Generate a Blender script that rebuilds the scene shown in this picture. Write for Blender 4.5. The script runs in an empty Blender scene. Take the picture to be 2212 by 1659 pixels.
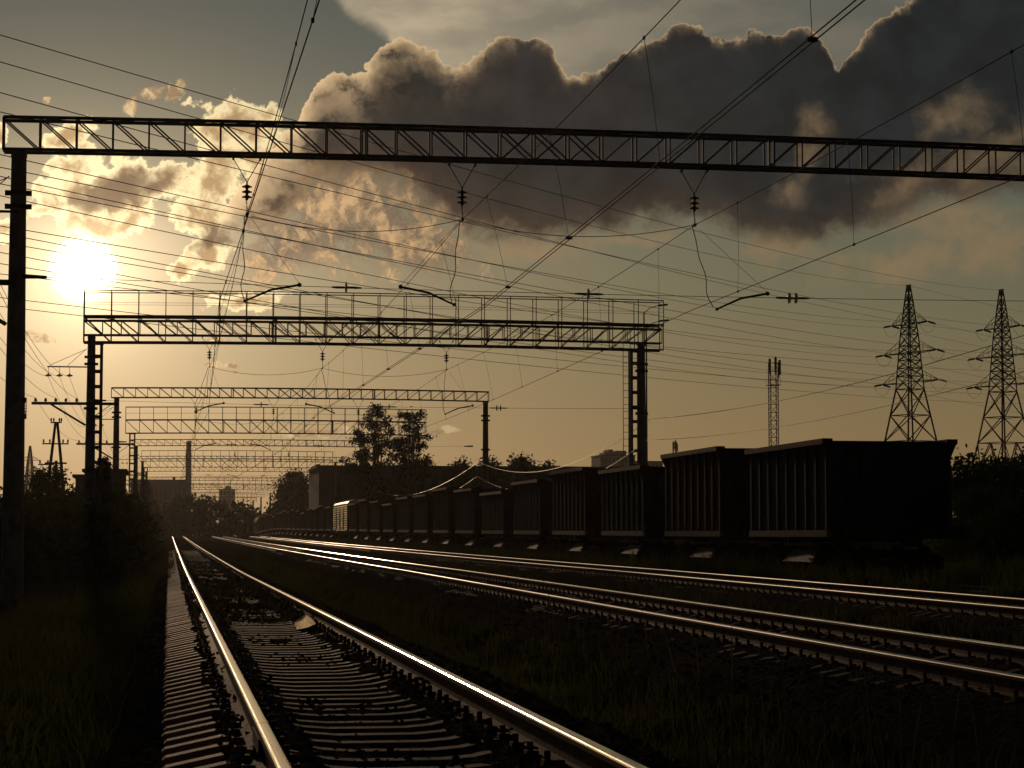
import bpy, bmesh, math, random
import numpy as np
from mathutils import Vector, Matrix, Euler
R = math.radians
rnd = random.Random(7)
C = bpy.context.scene.collection
sc = bpy.context.scene

# ------------------------------------------------------------------ camera
# +Y runs along the straight track, X across it to the right; rail head of the near track is z = 0
TH = math.atan(741 / 4600 * math.cos(math.atan(329.5 / 4600)))      # yaw to the right of the track
PH = math.atan(329.5 / 4600)                                        # pitch up
HC = 1.036
F_ = Vector((math.sin(TH) * math.cos(PH), math.cos(TH) * math.cos(PH), math.sin(PH)))
R_ = Vector((math.cos(TH), -math.sin(TH), 0))
U_ = Vector((-math.sin(TH) * math.sin(PH), -math.cos(TH) * math.sin(PH), math.cos(PH)))
CAM = Vector((0, 0, HC))
def ray(px, py):                       # direction of a photo point (photo measured 2212 x 1659)
    return F_ + R_ * ((px - 1106) / 4600) + U_ * ((829.5 - py) / 4600)
def at(px, py, y):                     # the place seen at that point on the plane Y = y
    d = ray(px, py); return CAM + d * (y / d.y)
def atx(px, py, x):                    # ... on the plane X = x
    d = ray(px, py); return CAM + d * (x / d.x)
def azel(px, py):
    d = ray(px, py).normalized()
    return math.degrees(math.atan2(d.x, d.y)), math.degrees(math.asin(d.z))
cam_d = bpy.data.cameras.new('camera'); cam = bpy.data.objects.new('camera', cam_d); C.objects.link(cam)
cam.location = CAM; cam.rotation_euler = Euler((math.pi / 2 + PH, 0, -TH), 'XYZ')
cam_d.sensor_width = 36; cam_d.lens = 36 * 4600 / 2212; cam_d.clip_start = .1; cam_d.clip_end = 8000
sc.camera = cam
sc.view_settings.view_transform = 'Standard'; sc.view_settings.look = 'None'
sc.view_settings.exposure = 0; sc.view_settings.gamma = 1
sc.cycles.use_denoising = True
sc.cycles.max_bounces = 6; sc.cycles.volume_bounces = 0
sc.cycles.transparent_max_bounces = 8

# ------------------------------------------------------------------ small node language
class G:
    def __init__(s, tree): s.t = tree; s.n = tree.nodes; s.l = tree.links
    def put(s, sock, v):
        if v is None: return
        if hasattr(v, 'is_linked') or isinstance(v, bpy.types.NodeSocket): s.l.new(v, sock)
        elif isinstance(v, (tuple, list)) and sock.type == 'RGBA' and len(v) == 3: sock.default_value = (*v, 1)
        else: sock.default_value = v
    def m(s, op, a, b=None, c=None, clamp=False):
        n = s.n.new('ShaderNodeMath'); n.operation = op; n.use_clamp = clamp
        for i, v in enumerate((a, b, c)): s.put(n.inputs[i], v)
        return n.outputs[0]
    def v(s, op, a, b=None, scale=None):
        n = s.n.new('ShaderNodeVectorMath'); n.operation = op
        s.put(n.inputs[0], a)
        if b is not None: s.put(n.inputs[1], b)
        if scale is not None: s.put(n.inputs['Scale'], scale)
        return n.outputs['Value'] if op in ('LENGTH', 'DOT_PRODUCT', 'DISTANCE') else n.outputs[0]
    def mix(s, f, a, b, mode='MIX'):
        n = s.n.new('ShaderNodeMix'); n.data_type = 'RGBA'; n.blend_type = mode; n.clamp_factor = True
        s.put(n.inputs[0], f); s.put(n.inputs[6], a); s.put(n.inputs[7], b); return n.outputs[2]
    def noise(s, vec, scale, detail=4, rough=.55, kind='FBM', color=False, dim='3D', w=0., dist=0., lac=2.):
        n = s.n.new('ShaderNodeTexNoise'); n.noise_dimensions = dim; n.noise_type = kind; n.normalize = True
        s.put(n.inputs['Vector'], vec); n.inputs['Scale'].default_value = scale; n.inputs['Detail'].default_value = detail
        n.inputs['Roughness'].default_value = rough; n.inputs['Distortion'].default_value = dist
        n.inputs['Lacunarity'].default_value = lac
        return n.outputs['Color' if color else 'Fac']
    def voro(s, vec, scale, detail=2., rough=.5, smooth=.4):
        n = s.n.new('ShaderNodeTexVoronoi'); n.voronoi_dimensions = '2D'; n.feature = 'SMOOTH_F1'; n.normalize = True
        s.put(n.inputs['Vector'], vec); n.inputs['Scale'].default_value = scale; n.inputs['Detail'].default_value = detail
        n.inputs['Roughness'].default_value = rough; n.inputs['Smoothness'].default_value = smooth
        return n.outputs['Distance']
    def ramp(s, f, stops):
        n = s.n.new('ShaderNodeValToRGB'); e = n.color_ramp.elements
        while len(e) < len(stops): e.new(.5)
        for k, (p, c) in zip(e, stops): k.position = p; k.color = (*c, 1)
        s.put(n.inputs[0], f); return n.outputs[0]
    def step(s, x, lo, hi):              # smoothstep
        n = s.n.new('ShaderNodeMapRange'); n.interpolation_type = 'SMOOTHSTEP'
        s.put(n.inputs[0], x); s.put(n.inputs[1], lo); s.put(n.inputs[2], hi); return n.outputs[0]
    def curve(s, x, pts):                # x in 0..1
        n = s.n.new('ShaderNodeFloatCurve'); c = n.mapping; k = c.curves[0]
        c.use_clip = False
        pts = sorted(pts)
        k.points[0].location = pts[0]; k.points[1].location = pts[-1]
        for p in pts[1:-1]: k.points.new(*p)
        for p in k.points: p.handle_type = 'VECTOR'
        c.update(); s.put(n.inputs['Value'], x); return n.outputs[0]
def lin(r, g, b):
    f = lambda c: ((c / 255 + .055) / 1.055) ** 2.4 if c > 10 else c / 255 / 12.92
    return (f(r), f(g), f(b))

# ------------------------------------------------------------------ sky
SUN_AZ, SUN_EL = azel(180, 583)
SUN_DIR = Vector((math.sin(R(SUN_AZ)) * math.cos(R(SUN_EL)), math.cos(R(SUN_AZ)) * math.cos(R(SUN_EL)), math.sin(R(SUN_EL))))
def build_sky():
    w = bpy.data.worlds.new('World'); sc.world = w; w.use_nodes = True
    t = w.node_tree; t.nodes.clear(); g = G(t)
    d = t.nodes.new('ShaderNodeTexCoord').outputs['Generated']
    d = g.v('NORMALIZE', d)
    sp = t.nodes.new('ShaderNodeSeparateXYZ'); t.links.new(d, sp.inputs[0])
    az = g.m('MULTIPLY', g.m('ARCTAN2', sp.outputs[0], sp.outputs[1]), 180 / math.pi)
    el = g.m('MULTIPLY', g.m('ARCSINE', sp.outputs[2]), 180 / math.pi)
    cb = t.nodes.new('ShaderNodeCombineXYZ'); t.links.new(az, cb.inputs[0]); t.links.new(el, cb.inputs[1]); P = cb.outputs[0]
    ang = g.m('MULTIPLY', g.m('ARCCOSINE', g.m('MINIMUM', g.v('DOT_PRODUCT', d, tuple(SUN_DIR)), .9999999)), 180 / math.pi)
    K = 80.3
    # clear sky: gradient by elevation, warm aureole round the sun
    e = g.m('DIVIDE', el, 40, clamp=True)
    base = g.ramp(e, [(0, lin(124, 98, 66)), (.07, lin(116, 99, 69)), (.14, lin(101, 97, 74)), (.21, lin(86, 91, 77)), (.29, lin(68, 80, 76)),
                      (.36, lin(56, 71, 73)), (.55, lin(20, 25, 28)), (1, lin(12, 15, 18))])
    dv = g.m('SUBTRACT', el, SUN_EL); dh = g.m('SUBTRACT', az, SUN_AZ); dv = g.m('MULTIPLY', dv, g.m('ADD', 1.0, g.m('MULTIPLY', g.step(dv, -1, 2.5), 1.35)))
    ang2 = g.m('SQRT', g.m('ADD', g.m('MULTIPLY', dv, dv), g.m('MULTIPLY', dh, dh)))
    a2 = g.m('MULTIPLY', g.m('EXPONENT', g.m('DIVIDE', ang2, -5.0)), .62)
    a1 = g.m('MULTIPLY', g.m('EXPONENT', g.m('DIVIDE', ang, -1.7)), .85)
    low = g.m('MULTIPLY', g.m('EXPONENT', g.m('DIVIDE', g.m('ABSOLUTE', el), -4.5)), g.m('EXPONENT', g.m('DIVIDE', ang, -11)))
    glow = g.mix(1, g.mix(1, (0, 0, 0), g.v('SCALE', (1, .73, .46), scale=a2), 'ADD'), g.v('SCALE', (1, .72, .40), scale=a1), 'ADD')
    glow = g.mix(1, glow, g.v('SCALE', (.10, .055, .012), scale=low), 'ADD')
    sky = g.mix(1, base, glow, 'ADD')
    nis = t.nodes.new('ShaderNodeTexSky'); nis.sky_type = 'NISHITA'; nis.sun_disc = False
    nis.sun_elevation = R(SUN_EL); nis.sun_rotation = R(SUN_AZ); nis.dust_density = 3
    sky = g.mix(1, sky, g.v('SCALE', nis.outputs[0], scale=.0012), 'ADD')
    sunny = g.m('EXPONENT', g.m('DIVIDE', ang, -6.0))                # how strongly a thin cloud edge is lit
    # warped coordinates
    n1 = g.v('SUBTRACT', g.noise(P, .55, 6, .62, color=True), (.5, .5, .5))
    n2 = g.v('SUBTRACT', g.noise(P, 1.9, 6, .6, color=True), (.5, .5, .5))
    Pw = g.v('ADD', g.v('ADD', P, g.v('SCALE', n1, scale=1.1)), g.v('SCALE', n2, scale=.42))
    Ps = g.v('ADD', P, g.v('SCALE', n2, scale=.35))
    fbm = g.noise(Ps, 1.1, 7, .62)
    bil = g.voro(Ps, .95, 3., .55, .35)
    def blob(cx, cy, rx, ry, rot=0, P=Pw):
        ca, ce = azel(cx, cy)
        mp = t.nodes.new('ShaderNodeMapping'); mp.vector_type = 'TEXTURE'
        mp.inputs['Location'].default_value = (ca, ce, 0); mp.inputs['Rotation'].default_value = (0, 0, R(rot))
        mp.inputs['Scale'].default_value = (rx / K, ry / K, 1); t.links.new(P, mp.inputs[0])
        return g.m('SUBTRACT', 1, g.v('LENGTH', mp.outputs[0]))      # 1 in the middle, 0 on the rim
    def union(bs):
        o = bs[0]
        for b in bs[1:]: o = g.m('SMOOTH_MAX', o, b, .25)
        return o
    A0, A1, E0, E1 = -12., 30., -2., 22.
    U = g.m('DIVIDE', g.m('SUBTRACT', az, A0), A1 - A0, clamp=True)
    sx = t.nodes.new('ShaderNodeSeparateXYZ'); t.links.new(Ps, sx.inputs[0])
    Uw = g.m('DIVIDE', g.m('SUBTRACT', sx.outputs[0], A0), A1 - A0, clamp=True)
    elw = sx.outputs[1]
    def outline(pts):
        q = []
        for x, y in pts:
            a, b = azel(x, y); q.append(((a - A0) / (A1 - A0), (b - E0) / (E1 - E0)))
        return g.m('ADD', g.m('MULTIPLY', g.curve(Uw, q), E1 - E0), E0)
    col = sky
    # high thin veil, upper right
    # edge runs from (700,0) down to (880,120); above right of it
    veil = g.m('SUBTRACT', elw, outline([(-400, -900), (560, -620), (650, -120), (700, -20), (760, 40), (830, 84), (880, 150), (1000, 230), (1300, 290), (2500, 300)]))
    st = g.noise(g.v('MULTIPLY', Ps, (.35, 1.2, 1)), .8, 5, .55)
    vd = g.m('MULTIPLY', g.step(veil, -.10, .38), g.m('ADD', .58, g.m('MULTIPLY', g.step(st, .35, .65), .4)))
    vdamp = g.m('EXPONENT', g.m('DIVIDE', g.m('MAXIMUM', g.m('SUBTRACT', az, 7), 0), -5))
    veilcol = g.mix(vdamp, lin(96, 94, 84), lin(184, 168, 140))
    col = g.mix(vd, col, veilcol)
    # low soft clouds at the right, and streaks near the horizon
    f = union([blob(1960, 560, 190, 60, 8), blob(2140, 540, 120, 75, 25), blob(1690, 540, 120, 46, -5), blob(2060, 470, 200, 60, 0),
               blob(1150, 545, 150, 30, 0), blob(1330, 520, 170, 26, 4)])
    f = g.m('MULTIPLY', g.step(g.m('ADD', f, g.m('MULTIPLY', g.m('SUBTRACT', fbm, .5), 2.6)), -.2, 1.1), .75)
    col = g.mix(f, col, g.mix(vdamp, lin(132, 112, 82), lin(160, 132, 96)))
    # broken golden cloud hanging under the big one
    em = union([blob(790, 470, 250, 125, 0), blob(640, 520, 170, 80, 20), blob(890, 520, 170, 85, -15), blob(700, 420, 130, 90, 40)])
    ef = g.noise(g.v('MULTIPLY', Pw, (1.15, .8, 1)), 1.35, 7, .66)
    ea = g.step(g.m('ADD', em, g.m('MULTIPLY', g.m('SUBTRACT', ef, .48), 3.0)), .0, .7)
    ecol = g.mix(g.step(ef, .42, .66), lin(112, 96, 78), lin(208, 168, 120))
    ecol = g.v('SCALE', ecol, scale=g.m('ADD', .62, g.m('MULTIPLY', sunny, 1.5)))
    col = g.mix(g.m('MULTIPLY', ea, .92), col, ecol)
    # sunlit broken clouds near the sun: bright thin rims, brown thick hearts
    bl = union([blob(150, 290, 66, 34, 12), blob(150, 352, 62, 26, 20), blob(225, 412, 190, 72, 10), blob(110, 440, 44, 34, 35), blob(340, 390, 66, 40, 20), blob(200, 475, 110, 34, -8),
                blob(270, 478, 70, 30, 20), blob(510, 275, 105, 60, 0), blob(470, 380, 95, 62, 35), blob(440, 460, 70, 52, 60), blob(590, 345, 90, 60, 30), blob(560, 430, 90, 52, 20),
                blob(450, 550, 66, 50, 60), blob(395, 595, 26, 22, 60), blob(530, 650, 95, 24, 10), blob(5, 495, 28, 34, 0), blob(0, 295, 20, 30, 0)])
    bt = g.m('ADD', bl, g.m('MULTIPLY', g.m('SUBTRACT', fbm, .53), 2.1))
    bt = g.m('ADD', bt, g.m('MULTIPLY', g.m('SUBTRACT', .42, bil), .55))
    ba = g.step(bt, -.02, .16)
    heart = union([blob(255, 410, 150, 44, 14), blob(480, 500, 80, 34, 30), blob(560, 455, 110, 52, 32), blob(640, 380, 110, 66, 40)])
    thick = g.step(g.m('ADD', heart, g.m('MULTIPLY', g.m('SUBTRACT', fbm, .5), 1.6)), -.15, .6)
    fine = g.noise(Pw, 2.2, 6, .65)
    bb = g.mix(g.step(g.m('ADD', bt, g.m('MULTIPLY', g.m('SUBTRACT', fine, .5), 1.1)), .12, .85), lin(250, 226, 172), lin(178, 144, 102))
    bb = g.v('SCALE', bb, scale=g.m('ADD', .42, g.m('MULTIPLY', sunny, 1.5)))
    bd = g.v('SCALE', lin(96, 74, 58), scale=g.m('ADD', .55, g.m('MULTIPLY', sunny, 1.5)))
    col = g.mix(ba, col, g.mix(g.m('MULTIPLY', thick, .86), bb, bd))
    # small lone clouds: no heavy warp
    sm = union([blob(285, 225, 26, 17, 55, Ps), blob(325, 203, 40, 16, 18, Ps), blob(376, 200, 26, 19, 40, Ps), blob(392, 180, 10, 14, 0, Ps), blob(85, 731, 46, 13, -6, Ps), blob(55, 726, 30, 13, 0, Ps),
                blob(462, 787, 22, 9, 4, Ps), blob(500, 789, 20, 8, -8, Ps), blob(470, 737, 40, 8, 0, Ps), blob(100, 216, 9, 5, 0, Ps), blob(508, 805, 10, 4, 0, Ps), blob(940, 935, 46, 9, 10, Ps), blob(680, 935, 90, 10, 4, Ps)])
    sm = g.m('ADD', sm, g.m('MULTIPLY', g.m('SUBTRACT', fine, .5), 2.0))
    scol = g.v('SCALE', g.mix(g.step(fine, .4, .62), lin(168, 136, 100), lin(238, 204, 152)), scale=g.m('ADD', .42, g.m('MULTIPLY', sunny, 1.15)))
    col = g.mix(g.m('MULTIPLY', g.step(sm, -.05, .4), .9), col, scol)
    # the big dark cloud: silver-lined top outline, soft torn base
    top = outline([(-500, 700), (430, 660), (480, 470), (560, 345), (625, 285), (662, 250), (668, 200), (690, 170), (735, 153), (775, 165), (800, 150), (812, 112), (850, 93), (880, 86), (915, 98), (945, 116),
                   (968, 152), (1000, 146), (1046, 112), (1052, 88), (1080, 78), (1150, 82), (1192, 96), (1208, 124), (1214, 164), (1245, 164), (1284, 154), (1302, 168), (1312, 136), (1345, 118), (1400, 90), (1450, 64), (1492, 56), (1530, 64),
                   (1546, 96), (1572, 84), (1612, 70), (1650, 78), (1690, 74), (1732, 58), (1762, 72), (1784, 88), (1796, 122), (1806, 156), (1826, 138), (1862, 84), (1900, 48), (1960, 0), (2040, -60), (2200, -120), (2600, -160)])
    bot = outline([(-500, 640), (430, 560), (480, 480), (560, 500), (620, 470), (680, 400), (760, 380), (850, 400), (930, 440), (985, 490), (1050, 512), (1120, 517), (1220, 514), (1320, 500), (1400, 484), (1440, 470), (1500, 470), (1570, 494), (1660, 524),
                   (1750, 532), (1810, 512), (1870, 492), (1930, 476), (1990, 452), (2080, 430), (2212, 420), (2600, 400)])
    puff = g.voro(g.v('ADD', P, g.v('SCALE', n2, scale=.16)), 1.25, 3.5, .52, .22)
    puff2 = g.voro(g.v('ADD', P, g.v('SCALE', n2, scale=.1)), 3.3, 2.5, .5, .15)
    wob = g.m('ADD', g.m('MULTIPLY', g.m('SUBTRACT', .34, puff2), .24), g.m('MULTIPLY', g.m('SUBTRACT', .36, puff), .7))
    wob = g.m('ADD', wob, g.m('MULTIPLY', g.m('SUBTRACT', g.noise(P, 1.6, 5, .5), .5), .5))
    tt = g.m('ADD', g.m('SUBTRACT', top, elw), wob)
    tb = g.m('ADD', g.m('SUBTRACT', elw, bot), g.m('MULTIPLY', g.m('SUBTRACT', fbm, .5), 1.6))
    fb = g.step(g.m('ADD', tb, 0), -.35, .55)
    fa = g.m('MULTIPLY', g.step(tt, -.01, .05), fb)
    # rim: light leaks through where the cloud is thin
    wdt = g.m('ADD', .06, g.m('MULTIPLY', g.m('EXPONENT', g.m('DIVIDE', g.m('SUBTRACT', az, 3.6), -2.3)), .62))
    rimn = g.m('MULTIPLY', wdt, g.m('ADD', .2, g.m('MULTIPLY', g.step(g.m('SUBTRACT', fbm, g.m('MULTIPLY', puff, .35)), .18, .5), 1.3)))
    rim = g.m('EXPONENT', g.m('MULTIPLY', -1, g.m('DIVIDE', g.m('MAXIMUM', tt, 0), rimn)))
    thin = union([blob(1765, 270, 34, 46, 20, Pw), blob(1752, 340, 30, 60, -15, Pw), blob(1712, 405, 44, 36, 20, Pw), blob(2065, 262, 80, 50, 20, Pw), blob(2120, 350, 120, 60, 0, Pw), blob(1960, 400, 90, 50, 20, Pw), blob(2190, 300, 60, 40, 0, Pw),
                  blob(1650, 540, 90, 40, 0, Pw), blob(1500, 490, 70, 22, 10, Pw), blob(700, 390, 70, 50, 50, Pw), blob(760, 430, 120, 60, 20, Pw)])
    th = g.m('MULTIPLY', g.step(g.m('ADD', thin, g.m('MULTIPLY', g.m('SUBTRACT', fbm, .5), 3.0)), -.5, 1.7), .72)
    basel = g.m('EXPONENT', g.m('MULTIPLY', -2.2, g.m('MAXIMUM', g.m('ADD', tb, .2), 0)))      # pink base
    dk = g.mix(g.step(az, 4, 20), lin(50, 44, 40), lin(33, 36, 36))
    dk = g.mix(g.m('MULTIPLY', g.step(el, 5, 12), .6), dk, g.mix(g.step(az, 4, 20), lin(40, 40, 41), lin(30, 36, 39)))
    mott = g.m('ADD', .74, g.m('MULTIPLY', g.step(g.noise(Pw, .7, 7, .62), .32, .68), .58))
    dk = g.v('SCALE', dk, scale=g.m('MULTIPLY', mott, .90))
    rimcol = g.v('SCALE', lin(220, 186, 140), scale=g.m('ADD', .74, g.m('MULTIPLY', g.m('EXPONENT', g.m('DIVIDE', ang, -6.0)), 1.5)))
    cc = g.mix(g.m('MULTIPLY', basel, .55), dk, g.mix(g.step(az, 4, 16), lin(150, 108, 74), lin(112, 86, 64)))
    cc = g.mix(th, cc, g.mix(g.step(az, 4, 16), lin(172, 138, 98), lin(130, 108, 80)))
    cc = g.mix(rim, cc, rimcol)
    # big dark cloud laid over the layers so far
    col = g.mix(g.m('MULTIPLY', fa, .97), col, cc)
    # the sun itself, blown out
    disc = g.m('MULTIPLY', g.m('EXPONENT', g.m('MULTIPLY', -1, g.m('POWER', g.m('DIVIDE', ang, .61), 3.2))), 9)
    halo = g.m('MULTIPLY', g.m('EXPONENT', g.m('DIVIDE', ang, -.80)), 1.05)
    col = g.mix(1, col, g.v('SCALE', (1, .93, .62), scale=disc), 'ADD')
    col = g.mix(1, col, g.v('SCALE', (1, .84, .48), scale=halo), 'ADD')
    # unseen sky overhead and behind, darkened to cut the ambient light
    fwd = g.v('DOT_PRODUCT', d, (math.sin(TH), math.cos(TH), 0))
    over = g.m('MULTIPLY', g.step(fwd, .15, .80), g.m('SUBTRACT', 1, g.step(el, 19, 30)))
    col = g.mix(over, g.mix(g.step(g.noise(P, .06, 4), .35, .65), lin(13, 15, 17), lin(26, 27, 27)), col)
    bg = t.nodes.new('ShaderNodeBackground'); t.links.new(col, bg.inputs[0]); bg.inputs[1].default_value = 1
    o = t.nodes.new('ShaderNodeOutputWorld'); t.links.new(bg.outputs[0], o.inputs[0])
    w.cycles.sampling_method = 'NONE'
build_sky()
sun_d = bpy.data.lights.new('sun', 'SUN'); sun_d.energy = 1.0; sun_d.angle = R(.55); sun_d.color = (1, .68, .42)
sun = bpy.data.objects.new('sun', sun_d); C.objects.link(sun); sun.location = (0, 0, 60)
sun.rotation_euler = (-SUN_DIR).to_track_quat('-Z', 'Y').to_euler()
# ------------------------------------------------------------------ materials
MATS = {}
def mat(name, c1, c2=None, rough=.8, metal=0., scale=6., bump=0., stretch=(1, 1, 1), trans=None, spec=.5, tint=None, detail=5, lo=.35, hi=.65, coords='Object'):
    m = bpy.data.materials.new(name); m.use_nodes = True; t = m.node_tree; t.nodes.clear(); g = G(t)
    tc = t.nodes.new('ShaderNodeTexCoord').outputs[coords]
    p = g.v('MULTIPLY', tc, stretch)
    n = g.noise(p, scale, detail, .6)
    col = g.mix(g.step(n, lo, hi), c1, c2 or tuple(min(1, x * 1.5) for x in c1))
    b = t.nodes.new('ShaderNodeBsdfPrincipled'); t.links.new(col, b.inputs['Base Color'])
    b.inputs['Metallic'].default_value = metal; b.inputs['Specular IOR Level'].default_value = spec
    if tint: b.inputs['Specular Tint'].default_value = (*tint, 1)
    n2 = g.noise(p, scale * 3.1, 4, .6)
    t.links.new(g.m('ADD', rough - .08, g.m('MULTIPLY', n2, .16), clamp=True), b.inputs['Roughness'])
    if bump:
        bp = t.nodes.new('ShaderNodeBump'); bp.inputs['Strength'].default_value = bump; bp.inputs['Distance'].default_value = .02
        t.links.new(g.m('ADD', n, g.m('MULTIPLY', n2, .5)), bp.inputs['Height']); t.links.new(bp.outputs[0], b.inputs['Normal'])
    out = b.outputs[0]
    if trans:
        tr = t.nodes.new('ShaderNodeBsdfTranslucent'); tr.inputs[0].default_value = (*trans[0], 1)
        mx = t.nodes.new('ShaderNodeMixShader'); mx.inputs[0].default_value = trans[1]
        t.links.new(out, mx.inputs[1]); t.links.new(tr.outputs[0], mx.inputs[2]); out = mx.outputs[0]
    o = t.nodes.new('ShaderNodeOutputMaterial'); t.links.new(out, o.inputs[0])
    MATS[name] = m; return m
M_STEEL = mat('painted_steel', (.075, .068, .06), (.13, .10, .08), .6, 0, 5)
M_RUST = mat('rusty_steel', (.085, .04, .024), (.16, .075, .042), .85, 0, 9, .2, spec=.22, tint=(1, .5, .3))
M_CONC = mat('pole_concrete', (.20, .185, .165), (.32, .30, .27), .9, 0, 3, .25)
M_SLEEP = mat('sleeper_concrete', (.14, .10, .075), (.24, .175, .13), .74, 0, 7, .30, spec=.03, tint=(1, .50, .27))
M_HEAD = mat('polished_rail', (.86, .80, .70), (.74, .68, .59), .17, 1., 2.0, .0, (14, .35, 4))
M_HEAD2 = mat('dull_rail', (.27, .245, .21), (.16, .14, .12), .38, 1., 2.0, .03, (14, .35, 4))
M_WIRE = mat('copper_wire', (.05, .04, .034), (.08, .06, .05), .85, 0, 3)
M_ALU = mat('aluminium_wire', (.45, .43, .40), (.55, .52, .48), .5, 1., 3)
M_GLASS = mat('insulator_glass', (.55, .60, .56), (.7, .74, .7), .12, 0, 4, trans=((.97, .95, .9), .9))
M_PORC = mat('insulator_porcelain', (.09, .045, .03), (.14, .07, .04), .22, 0, 4)
M_WAG = [mat('wagon_paint_grey', (.055, .062, .066), (.085, .085, .082), .85, 0, 2.2, .1, spec=.12),
         mat('wagon_paint_brown', (.085, .04, .028), (.12, .06, .04), .85, 0, 2.2, .1, spec=.12),
         mat('wagon_paint_green', (.035, .055, .04), (.06, .075, .055), .85, 0, 2.2, .1, spec=.12)]
M_DUST = mat('dusty_sill', (.30, .24, .20), (.17, .14, .12), .95, 0, 14, .2, spec=.1)
M_CHUTE = mat('chute_plate', (.10, .082, .07), (.15, .12, .10), .8, 0, 6, .1, spec=.16)
M_DARK = mat('grimy_iron', (.02, .018, .017), (.035, .031, .028), .9, 0, 6, spec=.1)
M_RIB = mat('ribbed_bright_steel', (.74, .70, .64), (.62, .58, .53), .14, 1., 3, 0, (1, .2, 6))
M_BARK = mat('bark', (.05, .038, .028), (.09, .07, .05), .95, 0, 6, .4)
M_LEAF = [mat('leaf_dark', (.035, .055, .018), (.06, .085, .03), .95, 0, .8, spec=0, trans=((.08, .11, .025), .07)),
          mat('leaf_mid', (.05, .075, .022), (.085, .11, .035), .95, 0, .8, spec=0, trans=((.10, .14, .03), .07))]
M_GRASS = mat('grass_blade', (.038, .047, .018), (.068, .066, .030), .9, 0, .6, spec=.1, trans=((.13, .14, .04), .15))
M_STONE = mat('ballast_stone', (.04, .035, .032), (.09, .078, .07), .95, 0, 9, spec=0)
M_BRICK = mat('dark_brick_wall', (.10, .055, .04), (.14, .08, .058), .95, 0, 1.6, .1, spec=.05)
M_PANEL = mat('concrete_panel', (.20, .19, .18), (.27, .26, .24), .9, 0, .5)
M_ROOF = mat('roof_felt', (.05, .05, .05), (.08, .08, .078), .9, 0, 1)
M_WIN = mat('window_glass', (.03, .035, .04), (.05, .055, .06), .12, 0, 1)
M_PALE = mat('pale_lump', (.62, .58, .47), (.40, .36, .27), .75, 0, 9, .5, trans=((.97, .88, .66), .93))
M_PLATE = mat('enamel_plate', (.02, .02, .022), (.03, .03, .03), .4, 0, 3)
M_WHITE = mat('white_paint', (.75, .74, .70), (.6, .6, .56), .5, 0, 5)
M_WOOD = mat('tarred_wood', (.06, .045, .035), (.10, .075, .055), .9, 0, 8, .3, (3, 3, .3))

def sunlit_sleeper_ends():                         # painted sunlight: near track's left sleeper ends warm and bright, the rest mottled dark
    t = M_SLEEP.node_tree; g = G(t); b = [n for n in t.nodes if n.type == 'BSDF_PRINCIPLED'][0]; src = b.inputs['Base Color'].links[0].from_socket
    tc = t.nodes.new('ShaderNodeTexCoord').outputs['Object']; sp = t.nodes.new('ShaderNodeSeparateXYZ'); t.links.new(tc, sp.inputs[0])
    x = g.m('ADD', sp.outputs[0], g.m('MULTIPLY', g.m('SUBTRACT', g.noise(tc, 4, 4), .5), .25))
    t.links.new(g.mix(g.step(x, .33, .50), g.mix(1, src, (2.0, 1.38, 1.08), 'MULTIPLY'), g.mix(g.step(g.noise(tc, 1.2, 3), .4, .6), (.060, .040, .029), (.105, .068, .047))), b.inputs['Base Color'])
sunlit_sleeper_ends()

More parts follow.
